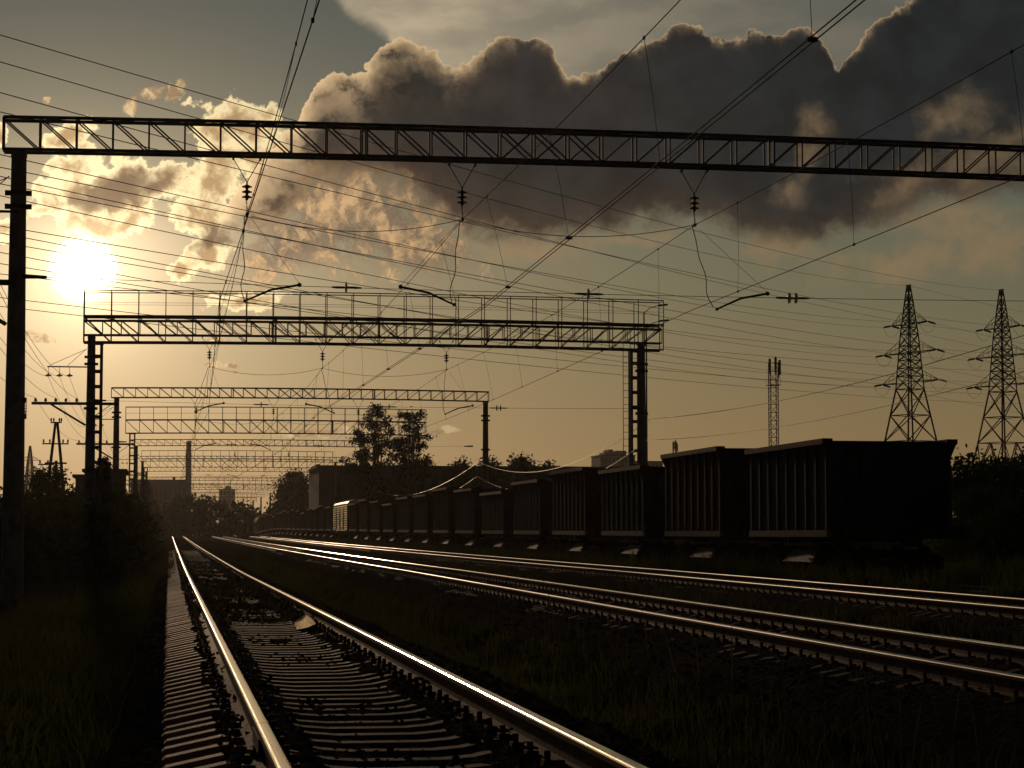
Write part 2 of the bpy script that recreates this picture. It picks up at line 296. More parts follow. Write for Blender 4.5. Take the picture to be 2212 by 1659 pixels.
# ------------------------------------------------------------------ mesh helpers
class MB:
    def __init__(s): s.v = []; s.f = []; s.mi = []
    def add(s, vs, fs, k=0):
        n = len(s.v); s.v += [tuple(p) for p in vs]; s.f += [tuple(i + n for i in f) for f in fs]; s.mi += [k] * len(fs); return s
    def box(s, c, d, rot=None, k=0):
        hx, hy, hz = d[0] / 2, d[1] / 2, d[2] / 2; vs = []
        for x, y, z in ((-1, -1, -1), (1, -1, -1), (1, 1, -1), (-1, 1, -1), (-1, -1, 1), (1, -1, 1), (1, 1, 1), (-1, 1, 1)):
            p = Vector((x * hx, y * hy, z * hz))
            if rot: p = rot @ p
            vs.append(p + Vector(c))
        return s.add(vs, [(0, 3, 2, 1), (4, 5, 6, 7), (0, 1, 5, 4), (1, 2, 6, 5), (2, 3, 7, 6), (3, 0, 4, 7)], k)
    def bar(s, a, b, w, h=None, k=0):
        a = Vector(a); b = Vector(b); d = b - a; L = d.length
        if L < 1e-5: return s
        q = d.to_track_quat('Y', 'Z').to_matrix()
        return s.box((a + b) / 2, (w, L, h or w), q, k)
    def tube(s, pts, r, n=6, k=0, cap=True):
        pts = [Vector(p) for p in pts]; rs = r if isinstance(r, (list, tuple)) else [r] * len(pts); vs = []; fs = []
        for i, p in enumerate(pts):
            d = (pts[min(i + 1, len(pts) - 1)] - pts[max(i - 1, 0)])
            if d.length < 1e-9: d = Vector((0, 0, 1))
            q = d.to_track_quat('Z', 'Y').to_matrix()
            for j in range(n):
                a = 2 * math.pi * j / n; vs.append(p + q @ Vector((math.cos(a) * rs[i], math.sin(a) * rs[i], 0)))
        for i in range(len(pts) - 1):
            for j in range(n):
                fs.append((i * n + j, i * n + (j + 1) % n, (i + 1) * n + (j + 1) % n, (i + 1) * n + j))
        if cap: fs += [tuple(range(n - 1, -1, -1)), tuple((len(pts) - 1) * n + j for j in range(n))]
        return s.add(vs, fs, k)
    def lathe(s, prof, c, axis=(0, 0, 1), n=12, k=0):
        a = Vector(axis).normalized(); return s.tube([Vector(c) + a * z for r_, z in prof], [r_ for r_, z in prof], n, k)
    def poly(s, pts, ext, k=0):            # polygon pushed along ext
        pts = [Vector(p) for p in pts]; e = Vector(ext); n = len(pts)
        return s.add(pts + [p + e for p in pts], [tuple(range(n - 1, -1, -1)), tuple(range(n, 2 * n))] + [(i, (i + 1) % n, n + (i + 1) % n, n + i) for i in range(n)], k)
    def mesh(s, name, mats, smooth=False):
        me = bpy.data.meshes.new(name); me.from_pydata(s.v, [], s.f)
        for m in (mats if isinstance(mats, (list, tuple)) else [mats]): me.materials.append(m)
        if any(s.mi): me.polygons.foreach_set('material_index', s.mi)
        if smooth: me.polygons.foreach_set('use_smooth', [True] * len(s.f))
        bm = bmesh.new(); bm.from_mesh(me); bmesh.ops.recalc_face_normals(bm, faces=bm.faces); bm.to_mesh(me); bm.free()
        me.update(); return me
    def build(s, name, mats, parent=None, smooth=False, **kw):
        o = bpy.data.objects.new(name, s.mesh(name, mats, smooth)); C.objects.link(o)
        if parent: o.parent = parent
        tag(o, **kw); return o
def tag(o, label=None, cat=None, group=None, kind=None):
    if label: o['label'] = label
    if cat: o['category'] = cat
    if group: o['group'] = group
    if kind: o['kind'] = kind
    return o
def thing(name, label, cat, loc=(0, 0, 0), rz=0., group=None):
    o = bpy.data.objects.new(name, None); C.objects.link(o); o.location = loc; o.rotation_euler = (0, 0, rz); o.empty_display_size = .3
    return tag(o, label, cat, group)
def dup(o, loc, rz=0., label=None):
    def cp(a, par):
        b = a.copy(); C.objects.link(b); b.parent = par
        for ch in [x for x in a.children]: cp(ch, b)
        return b
    r = cp(o, None); r.location = loc; r.rotation_euler = (0, 0, rz)
    if label: r['label'] = label
    return r
def rawmesh(name, V, F, mats, smooth=False):      # V (n,3) array, F (m,k) array
    me = bpy.data.meshes.new(name); V = np.asarray(V, np.float32); F = np.asarray(F, np.int32); m, k = F.shape
    me.vertices.add(len(V)); me.vertices.foreach_set('co', V.ravel())
    me.loops.add(m * k); me.loops.foreach_set('vertex_index', F.ravel())
    me.polygons.add(m); me.polygons.foreach_set('loop_start', np.arange(0, m * k, k, dtype=np.int32)); me.polygons.foreach_set('loop_total', np.full(m, k, np.int32))
    for x in (mats if isinstance(mats, (list, tuple)) else [mats]): me.materials.append(x)
    me.update(); me.validate(); return me
def catenary(a, b, sag, n=14):
    a = Vector(a); b = Vector(b)
    return [a.lerp(b, i / n) - Vector((0, 0, 4 * sag * (i / n) * (1 - i / n))) for i in range(n + 1)]

# ------------------------------------------------------------------ lie of the land
TX = [1.322, 7.30, 13.05, 18.0]                 # track centres
def rise(y):
    if y < 60: return 0.
    if y < 320: return 1.1 * ((y - 60) / 260) ** 1.2
    return max(.55, 1.1 - ((y - 320) / 90) ** 2 * .55)
def zrail(k, y):
    if k == 0: return rise(y)
    if k == 3: return -.13 + rise(y)
    return -.08 + .0032 * min(max(y, 0), 60) + rise(y) * .84
def bed(k, y): return zrail(k, y) - (.262 if k == 0 else .222)
def ground_z(x, y):
    z = -.80 + rise(y) * .95
    for k in range(4):
        d = abs(x - TX[k])
        top = bed(k, y)
        if d < 2.2:                        # uneven ballast, heaped along the rails
            top += .022 * math.sin(.83 * y + 1.3 * x) * math.sin(.31 * y + 2 + k) + .012 * math.sin(2.1 * x + 1.9 * y)
            q = abs(d - .795); out = k == 0 and x < .3
            if out: top -= .05
            if q < .42: top = max(top, zrail(k, y) - .176 + .010 * math.sin(3.1 * y + 5 * x) - (.16 if out else .10) * max(0, (q - (.17 if out else .25)) / .17))
        z = max(z, top - max(0, (d - 1.62)) * .62) if d > 1.62 else max(z, top)
    if x < -.35:
        z = max(z, -.62 + rise(y) * .95)
        if x < -4.2: z += .5 * min(1, (-4.2 - x) / 5)
    if x > 22: z += .6 * min(1, (x - 22) / 6)
    return z
def build_ground():
    xs = sorted(set([-900, -500, -250, -120, -70, -45, -30, -20, -15, -12] + [round(-10 + i * .5, 2) for i in range(20)] + [round(-.6 + i * .16, 2) for i in range(140)] + [round(-.6 + i * .08, 2) for i in range(50)] + [22.5, 24, 26, 28, 31, 35, 42, 55, 75, 110, 180, 300, 600, 1000]))
    ys = sorted(set([-60, -25, -10] + [round(1 + i * .3, 2) for i in range(130)] + [40 + i * 1.5 for i in range(60)] + [130 + i * 6 for i in range(60)] + [500, 540, 600, 700, 900, 1200, 1500]))
    r = np.random.RandomState(3); V = []
    for y in ys:
        for x in xs:
            near = 1 if -12 < x < 22.3 and y < 130 else 0
            z = ground_z(x, y) + (r.uniform(-.02, .02) if near else 0)
            if y > 27 and abs(x - TX[0]) < 1.0 and y < 100:          # ballast heaped over the sleepers further on
                z += .06 * max(0, min(1, (y - 27) / 14)) * (.6 + .4 * math.sin(.9 * y + 2 * x)) + (r.uniform(-.02, .025) if y > 33 else 0)
            V.append((x, y, z))
    nx = len(xs); F = [(j * nx + i, j * nx + i + 1, (j + 1) * nx + i + 1, (j + 1) * nx + i) for j in range(len(ys) - 1) for i in range(nx - 1)]
    m = bpy.data.materials.new('ballast_and_soil'); m.use_nodes = True; t = m.node_tree; t.nodes.clear(); g = G(t)
    tc = t.nodes.new('ShaderNodeTexCoord').outputs['Object']; sp = t.nodes.new('ShaderNodeSeparateXYZ'); t.links.new(tc, sp.inputs[0])
    vo = t.nodes.new('ShaderNodeTexVoronoi'); vo.inputs['Scale'].default_value = 19; t.links.new(tc, vo.inputs['Vector'])
    hue = t.nodes.new('ShaderNodeSeparateColor'); t.links.new(vo.outputs['Color'], hue.inputs[0])
    stone = g.mix(hue.outputs[0], (.030, .026, .024), (.075, .064, .058))
    n = g.noise(tc, .45, 6, .6); soil = g.mix(g.step(n, .4, .62), (.03, .026, .018), (.05, .043, .027))
    tr = None
    for k in range(4):
        d = g.m('ABSOLUTE', g.m('SUBTRACT', sp.outputs[0], TX[k])); s_ = g.m('SUBTRACT', 1, g.step(g.m('ADD', d, g.m('MULTIPLY', g.noise(tc, 1.6, 4), 1.1)), 1.9, 2.9))
        tr = s_ if tr is None else g.m('MAXIMUM', tr, s_)
    col = g.mix(tr, soil, stone)
    b = t.nodes.new('ShaderNodeBsdfPrincipled'); t.links.new(col, b.inputs['Base Color']); b.inputs['Roughness'].default_value = 1; b.inputs['Specular IOR Level'].default_value = 0
    bp = t.nodes.new('ShaderNodeBump'); bp.inputs['Strength'].default_value = .9; bp.inputs['Distance'].default_value = .05
    t.links.new(g.m('ADD', g.m('MULTIPLY', vo.outputs['Distance'], tr), g.noise(tc, 14, 4)), bp.inputs['Height']); t.links.new(bp.outputs[0], b.inputs['Normal'])
    o = t.nodes.new('ShaderNodeOutputMaterial'); t.links.new(b.outputs[0], o.inputs[0])
    ob = bpy.data.objects.new('ground', rawmesh('ground', V, F, m)); C.objects.link(ob); tag(ob, kind='structure')
build_ground()

# ------------------------------------------------------------------ tracks
HEAD = [(-.0375, -.040), (-.0375, -.016), (-.0350, -.0085), (-.0290, -.0030), (-.0190, -.0006), (0, 0), (.0190, -.0006), (.0290, -.0030), (.0350, -.0085), (.0375, -.016), (.0375, -.040)]
WEB = [(.011, -.052), (.009, -.10), (.013, -.150), (.075, -.168), (.075, -.180), (-.075, -.180), (-.075, -.168), (-.013, -.150), (-.009, -.10), (-.011, -.052)]
def rail_mesh(k, x0, y0, y1):
    prof = HEAD + WEB; n = len(prof); ys = [y0]
    while ys[-1] < y1: ys.append(min(y1, ys[-1] + (3 if ys[-1] < 60 else 6 if ys[-1] < 150 else 10)))
    b = MB(); vs = [(x0 + px, y, zrail(k, y) + pz) for y in ys for px, pz in prof]; fs = []; mi = []
    for j in range(len(ys) - 1):
        for i in range(n):
            fs.append((j * n + i, j * n + (i + 1) % n, (j + 1) * n + (i + 1) % n, (j + 1) * n + i)); mi.append(0 if i in range(1, 9) else 1)
    fs += [tuple(range(n)), tuple((len(ys) - 1) * n + i for i in range(n - 1, -1, -1))]; mi += [1, 1]
    b.add(vs, fs); b.mi = mi; return b
def sleeper_mb(cx, y, z):
    st = [(-1.35, -.272), (-1.33, -.255), (-.99, -.184), (-.62, -.180), (-.42, -.222), (-.25, -.236), (.25, -.236), (.42, -.222), (.62, -.180), (.99, -.184), (1.33, -.255), (1.35, -.272)]
    b = MB(); vs = []; fs = []; sec = [(-.15, -.16), (-.095, -.022), (-.075, 0), (.075, 0), (.095, -.022), (.15, -.16)]; n = len(sec)
    for sx_, sz in st: vs += [(cx + sx_, y + py, z + sz + pz) for py, pz in sec]
    for j in range(len(st) - 1): fs += [(j * n + i, j * n + i + 1, (j + 1) * n + i + 1, (j + 1) * n + i) for i in range(n - 1)]
    fs += [tuple(range(n)), tuple((len(st) - 1) * n + i for i in range(n - 1, -1, -1))]
    b.add(vs, fs)
    for r_ in (-.795, .795):               # rail clips and bolts
        for s_ in (-1, 1):
            b.box((cx + r_ + s_ * .115, y, z - .165), (.07, .09, .035), k=1); b.lathe([(.018, 0), (.018, .05), (.0, .052)], (cx + r_ + s_ * .122, y, z - .15), n=6, k=1)
    return b
TRACK_LABEL = ['concrete sleepered railway track running from the lower left, with a pale lump lying in it', 'second railway track from the left, its rails shining across the middle', 'third railway track, low in weeds in front of the goods train', 'railway track hidden under the standing goods train']
for k in range(4):
    t_ = thing('railway_track', TRACK_LABEL[k], 'railway track', (0, 0, 0), group='parallel railway tracks')
    ymax = 330 if k < 3 else 470
    for s_ in (-.795, .795):
        if k == 0 and s_ < 0:
            rail_mesh(k, TX[k] + s_, -4, 12.05).build('rail', [M_HEAD, M_RUST], t_); rail_mesh(k, TX[k] + s_, 12.066, ymax).build('rail', [M_HEAD, M_RUST], t_)
            for q in (-1, 1): MB().box((TX[k] + s_ + q * .026, 12.058, -.098), (.026, .8, .085)).build('fishplate', M_RUST, t_)
        else: rail_mesh(k, TX[k] + s_, -4, ymax).build('rail', [M_HEAD2 if k >= 2 or (k == 1 and s_ < 0) else M_HEAD, M_RUST], t_)
    y = 5.2 if k == 0 else 14. if k == 1 else 24. if k == 2 else 50.
    i = 0; rest = MB(); rr = random.Random(40 + k)
    while y < (150 if k == 0 else 130):
        b = sleeper_mb(TX[k] + rr.uniform(-.012, .012), y + rr.uniform(-.02, .02), zrail(k, y) + rr.uniform(-.004, .004))
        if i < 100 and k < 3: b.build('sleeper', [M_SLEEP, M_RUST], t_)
        else: rest.add(b.v, b.f)
        i += 1; y += .507
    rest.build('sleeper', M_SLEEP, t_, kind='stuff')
# ------------------------------------------------------------------ gantries over the tracks
def atz(px, py, z):
    d = ray(px, py); return CAM + d * ((z - HC) / d.z)
def truss(b, xl, xr, y, z, dep, wid, pan, ch=.085, camber=.09, br=.034, top_k=1.15):
    n = max(8, int(round((xr - xl) / pan))); n += n % 2
    X = [xl + (xr - xl) * i / n for i in range(n + 1)]
    zc = lambda i: z + camber * (1 - (2 * i / n - 1) ** 2)
    for yy in (y - wid / 2, y + wid / 2):
        for i in range(n):
            for dz in (0, dep): b.bar((X[i], yy, zc(i) + dz), (X[i + 1] + .01, yy, zc(i + 1) + dz), ch, ch * (top_k if dz else 1.1))
            top0, bot1 = (X[i], yy, zc(i) + dep), (X[i + 1], yy, zc(i + 1)); bot0, top1 = (X[i], yy, zc(i)), (X[i + 1], yy, zc(i + 1) + dep)
            if i < n / 2 + 1: b.bar(top0, bot1, br)
            if i >= n / 2 - 2: b.bar(bot0, top1, br * .97)
        for i in range(n + 1):
            b.bar((X[i], yy, zc(i)), (X[i], yy, zc(i) + dep), br * 1.15)
            if i in (n // 3, n - n // 3): b.bar((X[i] + .12, yy, zc(i)), (X[i] + .12, yy, zc(i) + dep), br * 1.5)
    for i in range(n):                     # lacing in the top and bottom planes
        s_ = 1 if i % 2 else -1
        for dz in (.012, dep - .012):
            b.bar((X[i], y - s_ * wid / 2, zc(i) + dz), (X[i + 1], y + s_ * wid / 2, zc(i + 1) + dz), br * .9)
            b.bar((X[i], y - wid / 2, zc(i) + dz * .98 + .004), (X[i], y + wid / 2, zc(i) + dz * .98 + .004), br * 1.1)
    return X, zc
GAN = []            # (kind, y, base rise)
def solve(px, py, dz=10.1):
    y = 60
    for _ in range(30): y = atz(px, py, dz + rise(y)).y
    return y
spec = [('plain', solve(30, 326)), ('plain', solve(187, 724)), ('bridge', solve(187, 740)), ('plain', solve(240, 859)), ('bridge', solve(282, 936)), ('plain', solve(282, 963)),
        ('plain', 288.), ('bridge', 318.), ('plain', 338.), ('plain', 384.), ('plain', 430.), ('bridge', 446.), ('plain', 476.), ('plain', 524.), ('plain', 572.), ('bridge', 600.), ('plain', 640.), ('plain', 690.)]
ORD = ['nearest', 'second', 'third', 'fourth', 'fifth', 'sixth', 'seventh', 'eighth', 'ninth', 'tenth', 'eleventh', 'twelfth', 'thirteenth', 'fourteenth']
def pole(b, x, y, z0, z1, r0, r1, n=14): b.tube([(x, y, z0), (x, y, (z0 + z1) / 2), (x, y, z1)], [r0, (r0 + r1) / 2, r1], n)
def pole_arms(g, x, y, rz, near):
    for (z, lx, rx, w) in ((8.62, -1.95, 0, .05), (6.95, -2.62, 0 if near else 1.22, .11)):
        a = MB().bar((x + lx, y - .25, rz + z), (x + rx, y - .25, rz + z), w, w * 1.15)
        if z > 8: a.bar((x - .2, y - .2, rz + z + .85), (x - 1.05, y - .22, rz + z + .05), .02); a.bar((x - .2, y - .2, rz + z + .83), (x - 1.85, y - .22, rz + z + .06), .02)
        else: a.bar((x - 1.75, y - .25, rz + z - .05), (x - .22, y - .2, rz + z - .98), .09); None if near else a.bar((x + 1.1, y - .25, rz + z + .1), (x + .2, y - .22, rz + z - .55), .03)
        a = a.build('crossarm', M_STEEL, g)
        ps = (-1.9, -1.4, -.95) if z > 8 else (-2.45, -2.0, -1.55, -1.1, -.62)
        for q in ps:
            if z > 8: MB().tube([(x + q, y - .25, rz + z), (x + q, y - .25, rz + z - .3)], .012, 5).lathe([(.02, 0), (.13, .02), (.15, .06), (.04, .11), (.02, .16)], (x + q, y - .25, rz + z - .45), n=10, k=1).build('insulator', [M_STEEL, M_GLASS], a)
            else: MB().tube([(x + q, y - .25, rz + z + .04), (x + q, y - .25, rz + z + .12)], .012, 5).lathe([(.05, .08), (.075, .11), (.05, .15), (.065, .18), (.03, .24)], (x + q, y - .25, rz + z), n=10, k=1).build('insulator', [M_STEEL, M_PORC], a)
np_, nb_ = 0, 0
for gi, (kind, y) in enumerate(spec):
    rz = rise(y); z = 10.1 + rz
    if kind == 'plain':
        lab = f'{ORD[np_]} plain truss gantry on concrete poles across the tracks' + (', crossing the top of the picture' if np_ == 0 else ''); np_ += 1
        g = thing('railway_gantry', lab, 'gantry', group='truss gantries across the tracks'); xl, xr = -3.95, 23.05
        if gi == 3: xr = 21.8
        b = MB(); truss(b, xl, xr, y, z, .76 if gi == 0 else .66, .46, .835, .064 if gi == 0 else .06, top_k=1.15); b.build('beam', M_STEEL, g)
        for x in (xl + .36, xr - (.2 if gi == 3 else .95)):
            b = MB(); pole(b, x, y, -1.2 + rz, z - .12, .275, .175); b.lathe([(.19, 0), (.19, .05)], (x, y, z - .15), n=14); b.box((x, y, z - .055), (.34, .5, .11)); b.build('pole', M_CONC, g, smooth=False)
            for hz in ((1.0, 1.32) if gi == 0 else (1.0, 1.32, 3.35)):
                if y < 240: b = MB(); b.lathe([(.21, 0), (.235, .01), (.235, .09), (.21, .1)], (x, y, z - hz - .05), n=14); b.box((x, y - .0, z - hz), (.62, .07, .12)); b.build('clamp', M_STEEL, g)
        if y < 340: pole_arms(g, xl + .36, y, rz, gi == 0)
        if gi == 0:                        # number plate fixed to the side of the pole
            p = at(51, 882, y - .12); pl = MB().box((p.x, y - .12, p.z), (.14, .006, .50)).build('number_plate', M_PLATE, g)
            MB().bar((p.x - .14, y - .12, p.z + .1), (p.x, y - .113, p.z + .1), .02).build('bracket', M_STEEL, g)
            cu = bpy.data.curves.new('digits', 'FONT'); cu.extrude = .05; cu.body = '7021'; cu.size = .145; cu.align_x = 'CENTER'; cu.align_y = 'CENTER'
            tmp = bpy.data.objects.new('digits', cu); me = bpy.data.meshes.new_from_object(tmp); bpy.data.objects.remove(tmp); dg = bpy.data.objects.new('digits', me); C.objects.link(dg); dg.location = (p.x, y - .12, p.z); dg.rotation_euler = (R(90), R(90), 0)
            bo = pl.modifiers.new('stencil', 'BOOLEAN'); bo.operation = 'DIFFERENCE'; bo.object = dg; bo.solver = 'EXACT'      # stencilled digits
            bpy.context.view_layer.update(); me2 = bpy.data.meshes.new_from_object(pl.evaluated_get(bpy.context.evaluated_depsgraph_get())); pl.modifiers.clear(); bpy.data.objects.remove(dg)
            if len(me2.polygons) > 6: pl.data = me2
    else:
        lab = f'{ORD[nb_]} railed walkway gantry on lattice columns across the tracks'; nb_ += 1
        g = thing('signal_bridge', lab, 'gantry', group='railed walkway gantries across the tracks'); xl, xr = -4.1, 24.0
        b = MB(); X, zc = truss(b, xl, xr, y, z, 1.22, .85, 1.34, .066, .10, .04, top_k=1.0); b.build('beam', M_STEEL, g)
        b = MB()
        for i in range(len(X) - 1):
            for q in range(3): b.bar((X[i], y - .34 + q * .34, zc(i) + 1.268), (X[i + 1], y - .34 + q * .34, zc(i + 1) + 1.268), .22, .022)
        b.build('walkway', M_WOOD, g)
        for yy in (y - .5, y + .5):
            b = MB()
            for i in range(len(X)): b.bar((X[i], yy, zc(i) + 1.18), (X[i], yy, zc(i) + 2.44), .042)
            for i in range(len(X) - 1):
                b.bar((X[i], yy, zc(i) + 2.44), (X[i + 1], yy, zc(i + 1) + 2.44), .045)
                if y < 250: b.bar((X[i], yy, zc(i) + 1.86), (X[i + 1], yy, zc(i + 1) + 1.86), .014)
            b.build('railing', M_STEEL, g)
        b = MB()
        for x in (X[0], X[-1]): b.bar((x, y - .5, zc(0) + 2.43), (x, y + .5, zc(0) + 2.43), .042)
        b.build('end_rail', M_STEEL, g)
        for x in (xl + .62, xr - 1.35):
            b = MB()
            for sx_ in (-.22, .22):
                for sy in (-.25, .25): b.bar((x + sx_ * (1 if sx_ > 0 else 1), y + sy, -1.2 + rz), (x + sx_, y + sy, z - .08), .13, .06)
            k = .55
            while k < 11.2:
                for sy in (-.285, .285): b.bar((x - .26, y + sy, rz + z - rz - .1 - k + .0), (x + .26, y + sy, z - .1 - k), .03, .13)
                k += .72
            b.box((x, y, z - .05), (.62, .7, .07)); b.build('column', M_STEEL, g)
        if y < 330:                        # caged ladder beside the right column
            b = MB(); x = xr - 1.75
            for sx_ in (-.18, .18): b.bar((x + sx_ - .12, y - .5, -1 + rz), (x + sx_ - .12, y - .5, z + 1.2), .03)
            k = 0
            while k < 10.5: b.bar((x - .30, y - .5, z - k), (x + .06, y - .5, z - k), .022); k += .34
            b.build('ladder', M_STEEL, g)
    GAN.append((kind, y, rz, z))

# ------------------------------------------------------------------ overhead line
PG = [q for q in GAN if q[0] == 'plain']
TN = ['near left', 'middle', 'right']
SX = [1.75, 6.95, 12.75]                                  # where the carrying wire hangs
def cx_at(k, i): return [(1.72, 1.12), (6.75, 7.5), (13.3, 12.7)][k][i % 2]    # zigzag of the contact wire
for k in range(3):
    L = thing('overhead_line', f'overhead line of carrying wire, droppers and contact wire above the {TN[k]} track', 'overhead line', group='overhead lines above the tracks')
    sup = [(SX[k], -40., 8.75)] + [(SX[k] + (0 if i % 2 else .0), q[1], 8.72 + q[2]) for i, q in enumerate(PG)]
    sup.insert(1, (SX[k], 2.6, 8.75)); con = [(cx_at(k, i + 1), s_[1], s_[2] - 2.10) for i, s_ in enumerate(sup)]
    mw = MB(); cw = MB(); dw = []
    for i in range(len(sup) - 1):
        span = sup[i + 1][1] - sup[i][1]; sag = .26 * (span / 50) ** 2 * (2.2 if k == 0 else 1)
        a = catenary(sup[i], sup[i + 1], sag, 12); c = catenary(con[i], con[i + 1], .04, 6)
        mw.tube(a, .0085 if sup[i][1] < 150 else .012, 6)
        offs = (-.045, .045) if k == 1 else (0,)
        for o_ in offs: cw.tube([p + Vector((o_, 0, 0)) for p in c], .0085 if sup[i][1] < 150 else .012, 6)
        nd = 6
        if sup[i][1] < 330:
            for j in range(nd):
                u = (j + .5) / nd; pm = Vector(sup[i]).lerp(Vector(sup[i + 1]), u) - Vector((0, 0, 4 * sag * u * (1 - u))); pc = Vector(con[i]).lerp(Vector(con[i + 1]), u) - Vector((0, 0, .16 * u * (1 - u)))
                d = MB().tube([pm, pm.lerp(pc, .5) + Vector((.02, 0, 0)), pc], .0045, 5); d.box(pm, (.03, .05, .05)); d.box(pc, (.035 if k != 1 else .12, .06, .045)); dw.append(d)
    mw.build('carrying_wire', M_WIRE, L); cw.build('contact_wire', M_WIRE, L)
    for d in dw: d.build('dropper', M_WIRE, L)
def disc_string(b, p, axis, n, r=.125, k=1):
    a = Vector(axis).normalized(); p = Vector(p)
    for i in range(n): b.lathe([(.028, 0), (r, .018), (r * .96, .038), (.05, .06), (.034, .10)], p + a * (.14 * i), a, 14, k)
    return p + a * (.14 * n)
for gi, q in enumerate([x for x in GAN if x[0] == 'plain' and x[1] < 300]):
    _, y, rz, z = q; GN = ORD[gi] + ' plain gantry'
    for k in range(3):
        x = SX[k]; zt = z - .60; s_ = z - .04
        t_ = thing('insulator_string', f'insulator string hanging under the {GN} over the {TN[k]} track', 'insulator', (0, 0, 0), group='insulator strings hanging under the plain gantries')
        b = MB()
        for e in (-.33, .31): b.tube([(x + e, y, s_), (x, y, zt)], .011, 5); b.box((x + e, y, s_ + .005), (.05, .2, .05))
        b.build('hanger', M_WIRE, t_)
        zb = zt - .06
        for i in range(3): MB().lathe([(.03, 0), (.055, -.015), (.125, -.045), (.118, -.062), (.045, -.07), (.03, -.125)], (x, y, zb - .125 * i), n=14).build('disc', M_PORC, t_)
        b = MB().tube([(x, y, zt + .02), (x, y, zb)], .02, 6); b.tube([(x, y, zb - .37), (x, y, 8.72 + rz)], .009, 5); b.tube([(x - .03, y, zb - .37), (x + .05, y, 8.72 + rz)], .006, 5); b.box((x, y, 8.72 + rz), (.06, .22, .06)); b.build('yoke', M_WIRE, t_)
        # steady arm holding the contact wire
        cx = cx_at(k, gi); sg = (1, -1, 1)[k]; zc_ = 6.62 + rz
        t_ = thing('steady_arm', f'bent steady arm at the {GN} over the {TN[k]} track', 'steady arm', group='steady arms at the plain gantries')
        e1 = Vector((cx + sg * .62, y, zc_ + .30)); e2 = Vector((cx + sg * 1.30, y, zc_ + .43)); e0 = Vector((cx, y, zc_ + .02))
        MB().tube([e0, e1], [.022, .028], 8).tube([e1, e1.lerp(e2, .2), e2], .028, 8).build('arm', M_STEEL, t_)
        b = MB(); b.box(e0, (.07, .07, .07)); b.lathe([(.03, -.05), (.06, 0), (.03, .05)], e2, (1, 0, 0), 8); b.build('clip', M_STEEL, t_)
        MB().tube([e2 + Vector((0, 0, .03)), (x + sg * .12, y, 8.62 + rz)], .005, 5).build('stay_wire', M_WIRE, t_)
        if y < 150:
            b = MB(); p0 = Vector((x - .06, y, 8.70 + rz)); p1 = Vector((cx - .04, y + .3, zc_ + .1)); pts = [p0.lerp(p1, u / 12) + Vector((.06 * math.sin(u * 1.1) * (u / 12), 0, 0)) for u in range(13)]
            tag(b.tube(pts, .011, 6).build('connecting_cable', M_WIRE), f'loose hanging cable at the {GN} over the {TN[k]} track', 'cable', 'connecting cables at the plain gantries')
    # cross-span fixing wire with its insulators
    t_ = thing('cross_span_wire', f'taut cross span wire with insulators between the poles of the {GN}', 'cross span wire', group='cross span wires of the plain gantries')
    zl, zr = 7.12 + rz, 6.98 + rz; xl, xr = -3.4, (22.0 if gi != 2 else 20.6); zx = lambda x: zl + (zr - zl) * (x - xl) / (xr - xl) - .10 * (1 - (2 * (x - xl) / (xr - xl) - 1) ** 2)
    b = MB().tube([(xl + (xr - xl) * i / 12, y - .1, zx(xl + (xr - xl) * i / 12)) for i in range(13)], .0075, 5)
    for x, s_ in ((xl, 1), (xr, -1)): b.tube([(x - .1 * s_, y - .1, zx(x)), (x + .5 * s_, y - .1, zx(x + .5 * s_))], [.06, .035], 8)
    b.build('wire', M_WIRE, t_)
    for x, n in ((4.13, 1), (10.05, 1), (15.2, 2)):
        b = MB(); x0 = x - .07 * n
        b.tube([(x0 - .28, y - .1, zx(x0 - .28)), (x0 - .12, y - .1, zx(x0))], [.02, .035], 6); b.tube([(x0 - .12, y - .1, zx(x0)), (x0 + .14 * n + .12, y - .1, zx(x0))], .03, 6); b.tube([(x0 + .14 * n + .12, y - .1, zx(x)), (x0 + .14 * n + .3, y - .1, zx(x + .4))], [.035, .02], 6)
        for i in range(n): b.lathe([(.04, -.03), (.135, -.015), (.135, .012), (.04, .03)], (x0 + .07 + .17 * i, y - .1, zx(x)), (1, 0, 0), 14, 1)
        b.build('insulator', [M_STEEL, M_GLASS], t_)
    # slack cables linking the carrying wires
    if gi < 3:
        for k in range(2):
            a = (SX[k] + .1, y + .05, 8.70 + rz); c = (SX[k + 1] - .05, y + .05, 8.72 + rz)
            tag(MB().tube(catenary(a, c, .33, 16), .009, 5).build('slack_cable', M_WIRE), f'slack cable between {TN[k]} and {TN[k + 1]} carrying wires at the {GN}', 'cable', 'slack cables between the carrying wires')

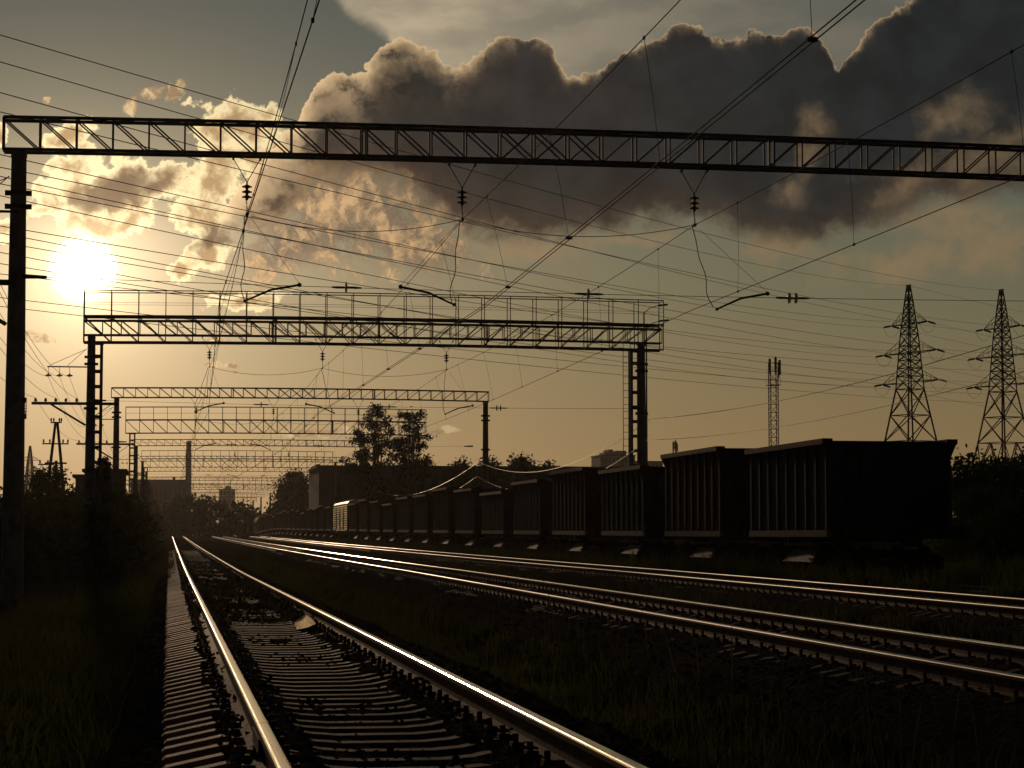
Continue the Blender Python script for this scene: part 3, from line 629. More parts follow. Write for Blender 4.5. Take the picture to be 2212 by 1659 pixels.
# wires that run along the left poles and along the right poles
PLx = -3.59
for j, (dx, dz, nm) in enumerate(((-1.9, 8.16, 'outermost suspended'), (-1.4, 8.16, 'middle suspended'), (-.95, 8.16, 'inner suspended'), (-2.45, 7.2, 'outermost pin-mounted'), (-1.55, 7.2, 'middle pin-mounted'), (-.62, 7.2, 'inner pin-mounted'))):
    b = MB(); pts = [(PLx + dx, 0, dz)] + [(PLx + dx, q[1] - .25, dz + q[2]) for q in PG if q[1] < 340]
    pts[0] = (PLx + dx, 4., dz)
    for a, c in zip(pts, pts[1:]): b.tube(catenary(a, c, .75 if dz > 8 else .55, 10), .008, 5)
    tag(b.build('line_wire', M_WIRE), f'{nm} line wire on the crossarms left of the left gantry poles', 'line wire', 'line wires along the left gantry poles')
for j, (dx, dz, sag, nm) in enumerate(((.42, 6.5, 1.5, 'upper'), (.30, 5.5, 1.7, 'lower'))):
    b = MB(); pts = [(22.1 + dx, 3., dz)] + [((22.1 if i != 2 else 20.7) + dx, q[1], dz + q[2] - .6 * max(0, i - 1)) for i, q in enumerate(PG) if q[1] < 480]
    for a, c in zip(pts, pts[1:]): b.tube(catenary(a, c, (.45 if a[1] < 60 else sag) * min(1, 45 / (c[1] - a[1]) + .3), 14), .013 if j == 0 else .010, 6)
    tag(b.build('feeder_cable', M_ALU), f'{nm} sagging feeder cable along the right gantry poles behind the goods train', 'cable', 'feeder cables along the right gantry poles')

# ------------------------------------------------------------------ pylons and power lines
def pylon(name, label, base, H, rz, group=None, simple=False):
    t_ = thing(name, label, 'pylon', base, rz, group); k = H / 36.
    LV = [(0, 5.1), (7.2, 3.75), (14.4, 2.5), (21.6, 1.36), (23.4, 1.25), (25.6, 1.10), (27.6, .97), (29.2, .86), (31.2, .66), (33.4, .45), (36, .16)]
    LV = [(z * k, w * k) for z, w in LV]; b = MB()
    for (z0, w0), (z1, w1) in zip(LV, LV[1:]):
        low = z1 < 21.7 * k; q = .22 if low else .17
        for sx_, sy in ((-1, -1), (1, -1), (1, 1), (-1, 1)):
            b.bar((sx_ * w0, sy * w0, z0), (sx_ * w1, sy * w1, z1), q * (1.4 if simple else 1.))
            nx, ny = -sy, sx_                                              # neighbouring corner
            A0, B0 = Vector((sx_ * w0, sy * w0, z0)), Vector((nx * w0, ny * w0, z0)); A1, B1 = Vector((sx_ * w1, sy * w1, z1)), Vector((nx * w1, ny * w1, z1))
            d = .11 if low else .095
            b.bar(A1, B1, d); 
            if low and z1 < 15 * k:
                m1 = (A1 + B1) / 2; b.bar(A0, m1, .13); b.bar(B0, m1, .13); b.bar(A0.lerp(A1, .5), A0.lerp(m1, .5), d); b.bar(B0.lerp(B1, .5), B0.lerp(m1, .5), d); b.bar(A1, A0.lerp(m1, .55), d); b.bar(B1, B0.lerp(m1, .55), d)
            else:
                m = 2 if z1 - z0 > 1.9 * k else 1
                for i in range(m):
                    u0, u1 = i / m, (i + 1) / m; b.bar(A0.lerp(A1, u0), B0.lerp(B1, u1), d); b.bar(B0.lerp(B1, u0), A0.lerp(A1, u1), d)
                    if i: b.bar(A0.lerp(A1, u0), B0.lerp(B1, u0), d)
    b.bar((-.5 * k, 0, 36.05 * k), (.5 * k, 0, 36.05 * k), .14); b.build('body', M_STEEL, t_)
    tips = {}
    for nm, z, Lh, w in (('low', 22.5, 4.7, 1.3), ('mid', 26.6, 4.6, 1.02), ('top', 30.6, 3.1, .72)):
        for s_ in (-1, 1):
            b = MB(); tip = Vector((s_ * (w + Lh) * k, 0, (z + .1) * k))
            for sy in (-1, 1):
                b.bar((s_ * w * k, sy * w * k, z * k), tip, .10); b.bar((s_ * w * k * .93, sy * w * k * .93, (z + 1.7) * k), tip, .06)
                for i in range(1, 4): u = i / 4; b.bar(Vector((s_ * w * k, sy * w * k, z * k)).lerp(tip, u), Vector((s_ * w * k * .93, sy * w * k * .93, (z + 1.7) * k)).lerp(tip, u), .04)
            for i in range(0, 4): b.bar(Vector((s_ * w * k, -w * k, z * k)).lerp(tip, i / 4), Vector((s_ * w * k, w * k, z * k)).lerp(tip, (i + .5) / 4), .045)
            b.build('crossarm', M_STEEL, t_); tips[nm, s_] = tip
            if not simple:
                for sy in (-1, 1):
                    b = MB(); e = tip + Vector((0, sy * 1.5 * k, -.28 * k)); b.tube([tip, e], .06, 6)
                    for i in range(12): b.lathe([(.05, 0), (.15, .02), (.05, .07)], tip.lerp(e, .12 + i * .065), (e - tip), 8)
                    b.build('insulator_string', M_PORC if (nm, s_) != ('low', 1) else M_GLASS, t_)
                b = MB(); b.tube(catenary(tip + Vector((0, -1.5 * k, -.28 * k)), tip + Vector((0, 1.5 * k, -.28 * k)), 1.3 * k, 8), .02, 5); b.build('jumper', M_WIRE, t_)
    Mx = Matrix.Translation(base) @ Matrix.Rotation(rz, 4, 'Z')
    tips['peak', 0] = Vector((0, 0, 36.0 * k)); return t_, {q: Mx @ v for q, v in tips.items()}, Mx
YP = 284.
pA = at(1970, 1159, YP); pB = at(2171.5, 1159, YP + 8)
_, tA, _ = pylon('pylon', 'lattice power pylon rising behind the nearest wagon, left of two', (pA.x, YP, -.3), 36.4, R(-70), 'pair of lattice pylons at the right')
_, tB, _ = pylon('pylon', 'lattice power pylon cut by the right edge, standing in bushes', (pB.x, YP + 8, -.3), 37.0, R(-70), 'pair of lattice pylons at the right')
pC = at(62, 1159, 560.); pylon('pylon', 'tiny distant pylon above the bushes at far left', (pC.x, 560, -.3), 24.5, R(20), None, True)
PW = [('A', 'peak', 0, 125, 60, 7.2), ('B', 'peak', 0, 66, 60, 7.5), ('B', 'top', -1, 195, 60, 6.), ('B', 'top', 1, 235, 60, 6), ('A', 'top', -1, 328, 64, 5.5), ('A', 'top', 1, 354, 64, 5.5), ('B', 'mid', -1, 374, 66, 5.), ('B', 'mid', 1, 389, 66, 5), ('A', 'mid', -1, 417, 68, 4.5), ('A', 'mid', 1, 480, 70, 5),
      ('B', 'low', -1, 496, 72, 4), ('B', 'low', 1, 515, 74, 4), ('A', 'low', -1, 539, 76, 3.8), ('A', 'low', 1, 562, 78, 3.8)]
AN = {'peak': 'top', 'top': 'upper arm', 'mid': 'middle arm', 'low': 'lower arm'}
for w_, nm, s_, yl, Yl, sag in PW:
    e = (tA if w_ == 'A' else tB)[nm, s_]
    if nm != 'peak': e = e + Vector((-math.sin(R(70)), -math.cos(R(70)), 0)) * 1.45 - Vector((0, 0, .27))
    l0 = at(55, yl, Yl); l0 = l0 + (l0 - e) * .06
    def mid(s_):                           # height in the picture half way along, for a given sag
        u0 = 0; pts = catenary(l0, e, s_, 60); pr = [(1106 + 4600 * (q - CAM).dot(R_) / (q - CAM).dot(F_), 829.5 - 4600 * (q - CAM).dot(U_) / (q - CAM).dot(F_)) for q in pts]
        for a, c in zip(pr, pr[1:]):
            if a[0] <= 1000 < c[0]: return a[1] + (c[1] - a[1]) * (1000 - a[0]) / (c[0] - a[0])
    lo_, hi_ = 0, 9; goal = mid(0) + (46 if nm == 'peak' else 36)
    for _ in range(25):
        sag = (lo_ + hi_) / 2
        if mid(sag) < goal: lo_ = sag
        else: hi_ = sag
    side = '' if s_ == 0 else ('left ' if s_ < 0 else 'right ')
    tag(MB().tube(catenary(l0, e, sag, 26), .015, 5).build('power_line', M_WIRE), f'thin power line to the {side}{AN[nm]} of the {"left" if w_ == "A" else "right"} pylon', 'power line', 'power lines crossing the sky to the pylons')
    if w_ == 'A':
        e2 = tA[nm, s_] + (Vector((math.sin(R(70)), math.cos(R(70)), 0)) * 1.45 - Vector((0, 0, .27)) if nm != 'peak' else Vector((0, 0, 0)))
        r0 = e2 + Vector((75, 27, -6.5))
        tag(MB().tube(catenary(e2, r0, 1.2, 12), .016, 5).build('power_line', M_WIRE), f'power line leaving right from the {side}{AN[nm]} of the left pylon', 'power line', 'power lines leaving the left pylon')

for yl, Yl, nm in ((587, 80, 'uppermost'), (638, 84, 'middle'), (657, 86, 'lowest')):
    tag(MB().tube(catenary(at(-40, yl, Yl), at(2330, yl + 215, 330), 1.2, 26), .015, 5).build('power_line', M_WIRE), f'{nm} of the low power lines passing behind the railed gantry and the pylons', 'power line', 'power lines crossing the sky to the pylons')

# ------------------------------------------------------------------ masts, chimney, lamps, poles
def mast(name, label, px, py, y, w, panel_h=2.2):
    p = at(px, py, y); x, z1 = p.x, p.z; t_ = thing(name, label, 'mast', (x, y, -.4)); H = z1 + .4; b = MB(); n = int(H / 1.3)
    for i in range(n):
        z0_, z1_ = H * i / n, H * (i + 1) / n
        for sx_, sy in ((-1, -1), (1, -1), (1, 1), (-1, 1)):
            b.bar((sx_ * w, sy * w, z0_), (sx_ * w, sy * w, z1_), .13); b.bar((sx_ * w, sy * w, z0_), (-sy * w, sx_ * w, z1_), .06); b.bar((sx_ * w, sy * w, z1_), (-sy * w, sx_ * w, z1_), .06)
    b.build('lattice', M_STEEL, t_)
    for q, hz in ((-1.15, 0), (.2, .3), (1.15, -.2)):
        b = MB().bar((q * w, -w - .2, H - 2.2 + hz), (q * w, -w - .2, H + .5 + hz), .12); b.box((q * w * 1.15, -w - .3, H - .6 + hz), (.36, .2, panel_h)); b.build('antenna', M_PANEL, t_)
    b = MB().box((0, 0, H - 3.6), (w * 3, w * 3, .12))
    for s_ in (-1, 1): b.bar((s_ * w * 1.5, -w * 1.5, H - 3.6), (s_ * w * 1.5, -w * 1.5, H - 2.5), .05); b.bar((s_ * w * 1.5, w * 1.5, H - 3.6), (s_ * w * 1.5, w * 1.5, H - 2.5), .05)
    b.bar((-w * 1.5, -w * 1.5, H - 2.5), (w * 1.5, -w * 1.5, H - 2.5), .05); b.build('platform', M_STEEL, t_)
    return t_
mast('antenna_mast', 'slender lattice antenna mast standing behind the goods train', 1670, 784, 330., .62, 2.4)
mast('antenna_mast', 'small antenna mast just topping the second wagon', 1457, 958, 420., .28, 1.6)
p = at(408, 955, 900.)
t_ = thing('factory_chimney', 'tall round factory chimney between the left gantry poles', 'chimney', (p.x, 900, -.5)); MB().lathe([(1.55, 0), (1.3, p.z * .5), (1.05, p.z + .3), (1.12, p.z + .35), (1.12, p.z + .9)], (0, 0, 0), n=24).build('shaft', M_BRICK, t_)
b = MB()
for q in (.3, .6, .85): b.lathe([(1.6 - .55 * q, 0), (1.6 - .55 * q, .35)], (0, 0, p.z * q), n=24)
b.build('band', M_STEEL, t_)
for px, py, y, lab in ((1391, 667, 118., 'taller thin street lamp seen through the end of the near railed gantry'), (1396, 700, 124., 'shorter thin street lamp seen through the end of the near railed gantry')):
    p = at(px, py, y); t_ = thing('street_lamp', lab, 'street lamp', (p.x, y, -.4)); H = p.z + .2
    MB().tube([(0, 0, 0), (0, 0, H)], [.07, .04], 8).build('post', M_STEEL, t_); MB().tube([(0, 0, H - .05), (.35, 0, H + .25), (.9, 0, H + .42)], .025, 6).build('arm', M_STEEL, t_); MB().box((1.1, 0, H + .43), (.55, .2, .1), Matrix.Rotation(-.12, 3, 'Y')).build('lamp_head', M_PANEL, t_)
p = at(122, 914, 152.)
t_ = thing('wooden_pole', 'braced A-shaped wooden line pole left of the tracks', 'line pole', (p.x, 152, -.4)); H = p.z + .4
for s_, nm in ((-1, 0), (1, 0)): MB().tube([(s_ * 1.05, 0, 0), (s_ * .07, 0, H)], [.14, .09], 8).build('leg', M_WOOD, t_)
MB().tube([(0, .5, 0), (.02, .05, H * .72)], [.13, .1], 8).build('prop', M_WOOD, t_)
MB().bar((-.75, -.1, H * .70), (.75, -.1, H * .70), .12).build('brace', M_WOOD, t_)
for hz, wd in ((H + .04, .4), (H - 1.45, .95), (H - 2.9, 1.2)):
    c_ = MB().bar((-wd, -.1, hz), (wd * .9 if hz > H - 2 else -.1, -.1, hz), .09).build('crossarm', M_WOOD, t_)
    for q in (-.9, -.45, .5, .85):
        if hz > H - 2 or q < 0: MB().lathe([(.03, 0), (.06, .1), (.06, .2), (.03, .28)], (q * wd, -.1, hz + .04), n=8).build('insulator', M_PORC, c_)
# ------------------------------------------------------------------ the goods train
def make_bogie(parent, y):
    b = MB()
    for s_ in (-1, 1):
        b.poly([(s_ * 1.02, y - 1.15, .52), (s_ * 1.02, y - .75, .66), (s_ * 1.02, y - .3, .40), (s_ * 1.02, y + .3, .40), (s_ * 1.02, y + .75, .66), (s_ * 1.02, y + 1.15, .52), (s_ * 1.02, y + 1.1, .74), (s_ * 1.02, y - 1.1, .74)], (s_ * .14, 0, 0))
        for e in (-.925, .925): b.box((s_ * 1.1, y + e, .50), (.26, .34, .3))
        for e in (-.16, 0, .16): b.lathe([(.06, .42), (.06, .72)], (s_ * 1.09, y + e, 0), n=8)
    b.box((0, y, .72), (2.3, .5, .22)); f = b.build('bogie', M_DARK, parent)
    for e in (-.925, .925):
        b = MB().tube([(-1.1, y + e, .475), (1.1, y + e, .475)], .08, 8)
        for s_ in (-1, 1): b.lathe([(.50, -.02), (.475, .0), (.475, .10), (.30, .08), (.13, .13)], (s_ * .72, y + e, .475), (s_, 0, 0), 20)
        b.build('wheelset', M_DARK, f)
def make_hopper(name, label, paint, top, group):
    w = thing(name, label, 'goods wagon', group=group); y0, y1, hw, zb = 0., 7.10, 1.58, 1.34
    b = MB()
    for s_ in (-1, 1): b.box((s_ * (hw - .02), (y0 + y1) / 2, (zb + top) / 2), (.04, y1 - y0, top - zb))
    for ya, yb in ((y0 + .02, y0 + 1.45), (y1 - .02, y1 - 1.45)):         # end sheets slope inwards to the hopper
        b.add([(-hw + .04, ya, top), (hw - .04, ya, top), (hw - .04, ya, 2.45), (-hw + .04, ya, 2.45), (-hw + .04, yb, 1.1), (hw - .04, yb, 1.1)], [(0, 1, 2, 3), (3, 2, 5, 4)])
        for q in (-.95, 0, .95): b.bar((q, ya - (.05 if ya < yb else -.05), 2.45), (q, ya - (.05 if ya < yb else -.05), top), .09, .07)
    b.add([(-hw + .05, y0 + .1, 2.75), (hw - .05, y0 + .1, 2.75), (hw - .05, y1 - .1, 2.75), (-hw + .05, y1 - .1, 2.75)], [(0, 1, 2, 3)])
    for i in range(9):
        for s_ in (-1, 1):
            q = y0 + .05 + (y1 - y0 - .1) * i / 8; b.box((s_ * (hw + .035), q, (zb + top) / 2 - .02), (.075, .085, top - zb - .06))
    b.build('body', paint, w)
    b = MB()
    for s_ in (-1, 1):
        b.box((s_ * (hw + .07), (y0 + y1) / 2, top + .015), (.27, y1 - y0 + .3, .12)); b.bar((s_ * (hw + .18), y0 - .1, top - .05), (s_ * (hw + .18), y1 + .1, top - .05), .05, .03)
        for q in (y0 - .06, y1 + .06): b.poly([(s_ * hw, q - .02, top - .5), (s_ * (hw + .20), q - .02, top - .045), (s_ * hw, q - .02, top - .045)], (0, .04, 0))
    for q in (y0 + .12, y1 - .12): b.box((0, q, top - .035), (2 * hw - .13, .16, .12))
    b.build('top_rim', M_RUST, w)
    b = MB()
    for s_ in (-1, 1): b.box((s_ * (hw + .05), (y0 + y1) / 2, 1.245), (.1, y1 - y0 + .14, .17))
    b.build('sill', M_DUST, w)
    b = MB(); b.box((0, (y0 + y1) / 2, 1.16), (.5, 10.0, .26))
    for q, s_ in ((y0 - 1.2, -1), (y1 + 1.2, 1)): b.box((0, q, 1.26), (3.0, .2, .3)); b.box((0, q - s_ * .6, 1.38), (2.9, 1.15, .05))
    b.build('underframe', M_DARK, w)
    for s_ in (-1, 1):
        b = MB(); ym = 3.25; x0, x1 = s_ * 1.22, s_ * 1.46
        b.poly([(x0, ym - 1.0, .82), (x0, ym + 1.0, .82), (x1, ym + 1.35, .50), (x1, ym - 1.35, .50)], (-s_ * .05, 0, 0)); b.box((s_ * 1.4, ym, .96), (.09, 2.5, .05)); b.bar((s_ * 1.38, ym - 1.1, .95), (s_ * 1.38, ym - 1.1, 1.15), .05); b.bar((s_ * 1.38, ym + 1.1, .95), (s_ * 1.38, ym + 1.1, 1.15), .05)
        b.build('discharge_chute', M_CHUTE, w)
    make_bogie(w, .55); make_bogie(w, 6.75)
    for q, s_ in ((y0 - 1.3, -1), (y1 + 1.3, 1)): MB().box((0, q + s_ * .12, 1.06), (.22, .5, .26)).box((.05, q + s_ * .36, 1.06), (.36, .2, .3)).build('coupler', M_DARK, w)
    b = MB()
    for s_ in (-1.2, -.82): b.bar((s_, y0 - .32, 1.4), (s_, y0 - .16, top), .03)
    for i in range(7): b.bar((-1.2, y0 - .31 + .02 * i, 1.55 + i * .3), (-.82, y0 - .31 + .02 * i, 1.55 + i * .3), .025)
    b.build('ladder', M_DARK, w)
    return w
TRG = 'hopper wagons of the standing goods train'
Y1 = atx(1790, 1165, TX[3] - 1.6).y
protos = [make_hopper('hopper_wagon', 'nearest grey ribbed hopper wagon, its dark end wall facing the camera at right', M_WAG[0], 3.56, TRG),
          make_hopper('hopper_wagon', 'taller brown hopper wagon coupled right behind the nearest grey one', M_WAG[1], 3.80, TRG),
          make_hopper('hopper_wagon', 'low green hopper wagon, sixth in the goods train from the camera', M_WAG[2], 3.22, TRG)]
seq = [0, 1, 0, 1, 0, 2, 0, 1, 0, 0, 2, 0, 1, 0]
for i, k in enumerate(seq):
    y = Y1 + 10.55 * i; loc = (TX[3], y, zrail(3, y))
    if i in (0, 1, 5): o = protos[k]; o.location = loc
    else:
        o = dup(protos[k], loc); kind = ('grey', 'taller brown', 'low green')[k]
        o['label'] = f'{kind} hopper wagon, {ORD[i] if i else ""} in the goods train from the camera'
    o.rotation_euler.x = math.atan((zrail(3, y + 7) - zrail(3, y)) / 7)
y = Y1 + 10.55 * len(seq); zr = zrail(3, y)
w = thing('refrigerator_car', 'taller silver car with bright horizontal ribs halfway along the goods train', 'rail car', (TX[3], y, zr)); L = 17.
prof = []
for s_ in (-1,): 
    z = 1.18
    while z < 3.62: prof += [(-1.57 - .013 * math.sin(math.pi * q_ / 6), z + .22 * q_ / 6) for q_ in range(6)]; z += .22
full = prof + [(-1.56, 3.72), (-1.40, 3.95), (-.9, 4.13), (0, 4.2), (.9, 4.13), (1.40, 3.95), (1.56, 3.72)] + [(-a, c) for a, c in reversed(prof)]
npf = len(full); b = MB(); b.add([(a, 0, c) for a, c in full] + [(a, L, c) for a, c in full], [(i, i + 1, npf + i + 1, npf + i) for i in range(npf - 1)] + [tuple(range(npf)), tuple(range(2 * npf - 1, npf - 1, -1))]); b.build('ribbed_body', M_RIB, w)
for q in (4.2, 8.5, 12.8): MB().box((-1.575, q, 2.45), (.03, 1.6, 2.2)).build('door', M_RIB, w)
MB().box((0, L / 2, 1.06), (2.6, L - .4, .24)).build('underframe', M_DARK, w); make_bogie(w, 2.4); make_bogie(w, L - 2.4)
yy = y + L + 1.9; n = 18
for i in range(n):
    y = yy + 10.55 * i; k = (0, 1, 0, 0, 2, 0, 1)[i % 7]
    o = dup(protos[k], (TX[3], y, zrail(3, y)), 0, 'small dark hopper wagon far along the goods train beyond the silver ribbed car'); o['group'] = 'far hopper wagons beyond the silver car'
y = yy + 10.55 * n; w = thing('locomotive', 'tall locomotive at the far end of the goods train, catching light on its roof', 'locomotive', (TX[3], y, zrail(3, y)))
b = MB().poly([(-1.55, 0, 1.2), (1.55, 0, 1.2), (1.55, 0, 3.6), (1.2, 0, 4.3), (-1.2, 0, 4.3), (-1.55, 0, 3.6)], (0, 16, 0)); b.build('body', M_WAG[2], w)
for q in (.9, 3., 6, 9, 12, 14.6): MB().box((-1.56, q, 2.9), (.04, .9, .7)).build('window', M_WIN, w)
MB().box((0, 8, 4.45), (1.5, 9, .35)).build('roof_gear', M_CHUTE, w); MB().box((0, 8, 1.05), (2.5, 15.4, .35)).build('underframe', M_DARK, w); make_bogie(w, 3); make_bogie(w, 13)

# ------------------------------------------------------------------ buildings
def building(name, label, px0, px1, ptop, y, depth, wall, wx=0, wz=0, extras=()):
    a = at(px0, ptop, y); c = at(px1, ptop, y); x0, x1, h = a.x, c.x, a.z + .8
    t_ = thing(name, label, 'building', ((x0 + x1) / 2, y, -.8)); W = x1 - x0
    MB().box((0, depth / 2, h / 2), (W, depth, h)).build('wall', wall, t_)
    r_ = MB().box((0, depth / 2, h + .12), (W + .5, depth + .5, .24)).build('roof', M_ROOF, t_)
    for (u0, u1, hh) in extras: MB().box((-W / 2 + W * (u0 + u1) / 2, depth / 2, h + .24 + hh / 2), (W * (u1 - u0), depth * .6, hh)).build('roof_block', wall, r_)
    for j in range(wz):
        for i in range(wx):
            cx_ = -W / 2 + W * (i + .5) / wx; cz = h * (j + .55) / wz; MB().box((cx_, -.03, cz), (W / wx * .5, .1, h / wz * .45)).build('window', M_WIN, t_)
    return t_
building('factory_building', 'long low dark factory building behind the tall trees and the train', 689, 1440, 1008.5, 305., 22, M_BRICK, 26, 2, ((.0, .01, .3),))
building('apartment_block', 'distant high-rise block with stepped roof, left of the right lattice column', 1297, 1372, 984, 720., 16, M_PANEL, 9, 8, ((.18, .5, 1.), (.3, .42, 2.), (.5, .8, 1.6)))
building('apartment_block', 'lower distant block joined to the high-rise, behind the lattice column', 1373, 1432, 997, 715., 16, M_PANEL, 7, 6)
building('shed', 'flat-roofed low shed among bushes left of the tracks', 184, 268, 1019, 176., 9, M_BRICK, 3, 1)
building('shed', 'smaller lower shed adjoining the flat-roofed one by the wooden pole', 163, 183, 1031, 178., 8, M_BRICK, 1, 1)
building('factory_building', 'far dark factory hall at the foot of the chimney', 282, 403, 1037, 760., 30, M_BRICK, 12, 2, ((.75, .8, 1.2),))
building('apartment_block', 'far small tower block between the gantries in the middle distance', 474, 508, 1057, 1150., 14, M_PANEL, 4, 6, ((.4, .75, 1.6),))

# ------------------------------------------------------------------ vegetation
def leaves(r, centers, spread, n, size, flat=.75):
    idx = r.randint(0, len(centers), n); p = centers[idx] + r.normal(0, 1, (n, 3)) * spread * np.array([1, 1, flat])
    a = r.normal(0, 1, (n, 3)); a /= np.linalg.norm(a, axis=1)[:, None]; q = r.normal(0, 1, (n, 3)); q -= (q * a).sum(1)[:, None] * a; q /= np.linalg.norm(q, axis=1)[:, None]
    s = size * r.uniform(.55, 1.35, (n, 1)); V = np.empty((n, 4, 3)); V[:, 0] = p - a * s; V[:, 1] = p - q * s * .5; V[:, 2] = p + a * s; V[:, 3] = p + q * s * .5
    return V.reshape(-1, 3), np.arange(n * 4).reshape(n, 4)
def tree(name, label, px, ptop, y, half_w, seed, crown_lo=.2, leaf=.16, n=5200, trunks=1, cat='tree', shape='round', mat_=0, group=None, cl=46, tr=.16, spread=.42):
    r = np.random.RandomState(seed); top = at(px, ptop, y); gz = ground_z(top.x, y) - .1; H = top.z - gz
    t_ = thing(name, label, cat, (top.x, y, gz), 0, group); cs = []; b = MB()
    lim = []
    for i in range(cl):
        u = crown_lo + (1 - crown_lo) * (r.uniform(0, 1) ** .85); v = (u - crown_lo) / (1 - crown_lo)
        w_ = half_w * {'round': math.sin(math.pi * min(1, .12 + .84 * v)) ** .6, 'cone': (1.02 - v), 'tall': (.55 + .45 * math.sin(3.1 * v + .3)) * (1.08 - .7 * v), 'bush': math.sqrt(max(.04, 1 - v * v)), 'wide': (1.0 - abs(v - .3) * .9)}[shape]
        an = r.uniform(0, 6.283); rr_ = w_ * math.sqrt(r.uniform(.05, 1)); cs.append((math.cos(an) * rr_, math.sin(an) * rr_, u * (H - spread * 1.5)))
    for k in range(trunks):
        o_ = (k - (trunks - 1) / 2) * .5; b.tube([(o_, 0, -.2), (o_ * 1.1 + r.uniform(-.1, .1), 0, H * .35), (o_ * 1.3 + r.uniform(-.2, .2), 0, H * .65), (o_ * 1.1, 0, H * .95)], [tr, tr * .75, tr * .45, tr * .1], 7)
    for c in cs[::2]:
        z0 = max(.1 * H, c[2] * .72 - .1); b.tube([(0, 0, z0), (c[0] * .5, c[1] * .5, (z0 + c[2]) / 2 + .1), c], [tr * .32, tr * .2, tr * .06], 5)
    b.build('trunk', M_BARK, t_)
    V, F = leaves(r, np.array(cs), spread, n, leaf); V[:, 2] = np.maximum(V[:, 2], .02)
    o = bpy.data.objects.new('crown', rawmesh('crown', V, F, M_LEAF[mat_])); C.objects.link(o); o.parent = t_
    return t_
TG = 'trees and bushes in front of the long factory'
tree('tree', 'left one of three tall ragged trees above the factory, with low spreading branches', 782, 922, 232., 3.3, 1, .12, .15, 5200, 2, shape='wide', group=TG, cl=70, spread=.27)
tree('tree', 'tallest of three ragged trees above the factory, bare stems showing in its middle', 818, 868, 236., 3.3, 2, .30, .15, 6600, 2, shape='wide', group=TG, cl=90, spread=.28)
tree('tree', 'right one of three tall ragged trees above the factory, densest and bushy on its right', 890, 884, 230., 3.4, 3, .06, .15, 10500, 2, shape='wide', group=TG, cl=110, spread=.30)
tree('tree', 'dark round tree left of the factory corner in front of the far gantries', 636, 1012, 402., 4.3, 4, .05, .30, 9500, shape='bush', group=TG, cl=70, spread=.9)
for i, (px, pt, hw) in enumerate(((1000, 988, 1.9), (1062, 984, 2.0), (1125, 976, 2.4), (1180, 990, 1.7))):
    tree('bush', ('leafy bush left of the right pole of the third gantry', 'leafy bush just right of the pole of the third gantry', 'highest leafy bush above the middle of the train', 'leafy bush at the right end of the row above the train')[i], px, pt, 240., hw, 10 + i, .05, .2, 5000, cat='bush', shape='bush', mat_=1, group=TG, cl=40, spread=.6)
LG = 'bushes and trees left of the tracks'
tree('tree', 'windblown young tree just right of the nearest pole at left', 88, 996, 140., 1.15, 21, .15, .12, 2600, cat='tree', shape='tall', group=LG, cl=26, spread=.32)
tree('tree', 'windblown young tree between the nearest pole and the wooden pole', 122, 1000, 146., .9, 22, .15, .12, 2200, cat='tree', shape='tall', group=LG, cl=22, spread=.3)
tree('spruce_tree', 'small dark spruce beside the lattice column left of the tracks', 223, 984, 132., 1.15, 23, .05, .13, 3600, shape='cone', group=LG, cl=60, spread=.2)
LB = [(20, 1058, 100), (75, 1052, 118), (110, 1050, 122), (150, 1052, 120), (196, 1058, 112), (226, 1046, 128), (244, 1052, 140), (256, 1060, 150), (266, 1066, 160), (276, 1080, 190), (60, 1075, 84), (140, 1085, 88), (200, 1085, 96), (222, 1095, 108), (240, 1102, 126), (10, 1100, 66), (95, 1118, 70), (165, 1125, 76)]
WHERE = ['behind the nearest pole', 'under the left young tree', 'under the wooden pole', 'below the small shed', 'at the foot of the lattice column', 'right of the near lattice column', 'under the left pole of the third gantry', 'just right of the left pole of the third gantry', 'left of the second lattice column', 'farthest off, under the second lattice column',
         'low, right of the nearest pole', 'low, in front of the wooden pole', 'low, in front of the lattice column', 'low, between the near lattice column and the next pole', 'low, where the left bank narrows', 'lowest at the left edge', 'lowest, right of the nearest pole', 'lowest, before the lattice column']
for i, (px, pt, y) in enumerate(LB):
    tree('bush', 'dark bush on the left bank, ' + WHERE[i], px, pt, float(y), .9 + y * .0065, 40 + i, .03, .10 + y * .0006, 4200, cat='bush', shape='bush', group=LG, cl=44, tr=.07, spread=.30 + y * .0016)
RB = [(2085, 978, 84, 'next to the end wall of the nearest wagon'), (2140, 974, 88, 'before the left leg of the right pylon'), (2190, 990, 82, 'before the right leg of the right pylon'), (2235, 960, 86, 'cut by the right edge of the picture'), (2120, 1050, 74, 'low, right of the nearest wagon'), (2195, 1075, 70, 'lowest, at the right edge')]
for i, (px, pt, y, nm) in enumerate(RB):
    tree('bush', 'leafy bush at the right, ' + nm, px, pt, float(y), 1.5, 80 + i, .04, .11, 6500, cat='bush', shape='bush', mat_=1, group='bushes right of the nearest wagon', cl=50, tr=.08, spread=.36)
r = np.random.RandomState(5); cs = []
for x in np.arange(-90, 90, 2.0):
    h = 7.0 + .9 * math.sin(x * .23) + r.uniform(-1.2, 1.2)
    for k in (.1, .6, 1.2, 1.8, 2.6, 3.5, 4.5): cs.append((x + r.uniform(-2, 2), 462 + r.uniform(-5, 5), .3 + h * (k + .4) / 5.2))
V, F = leaves(r, np.array(cs), .85, 42000, .6, .85); o = bpy.data.objects.new('treeline', rawmesh('treeline', V, F, M_LEAF[0])); C.objects.link(o); tag(o, 'far dark treeline closing off the end of the tracks', 'treeline', None, 'stuff')
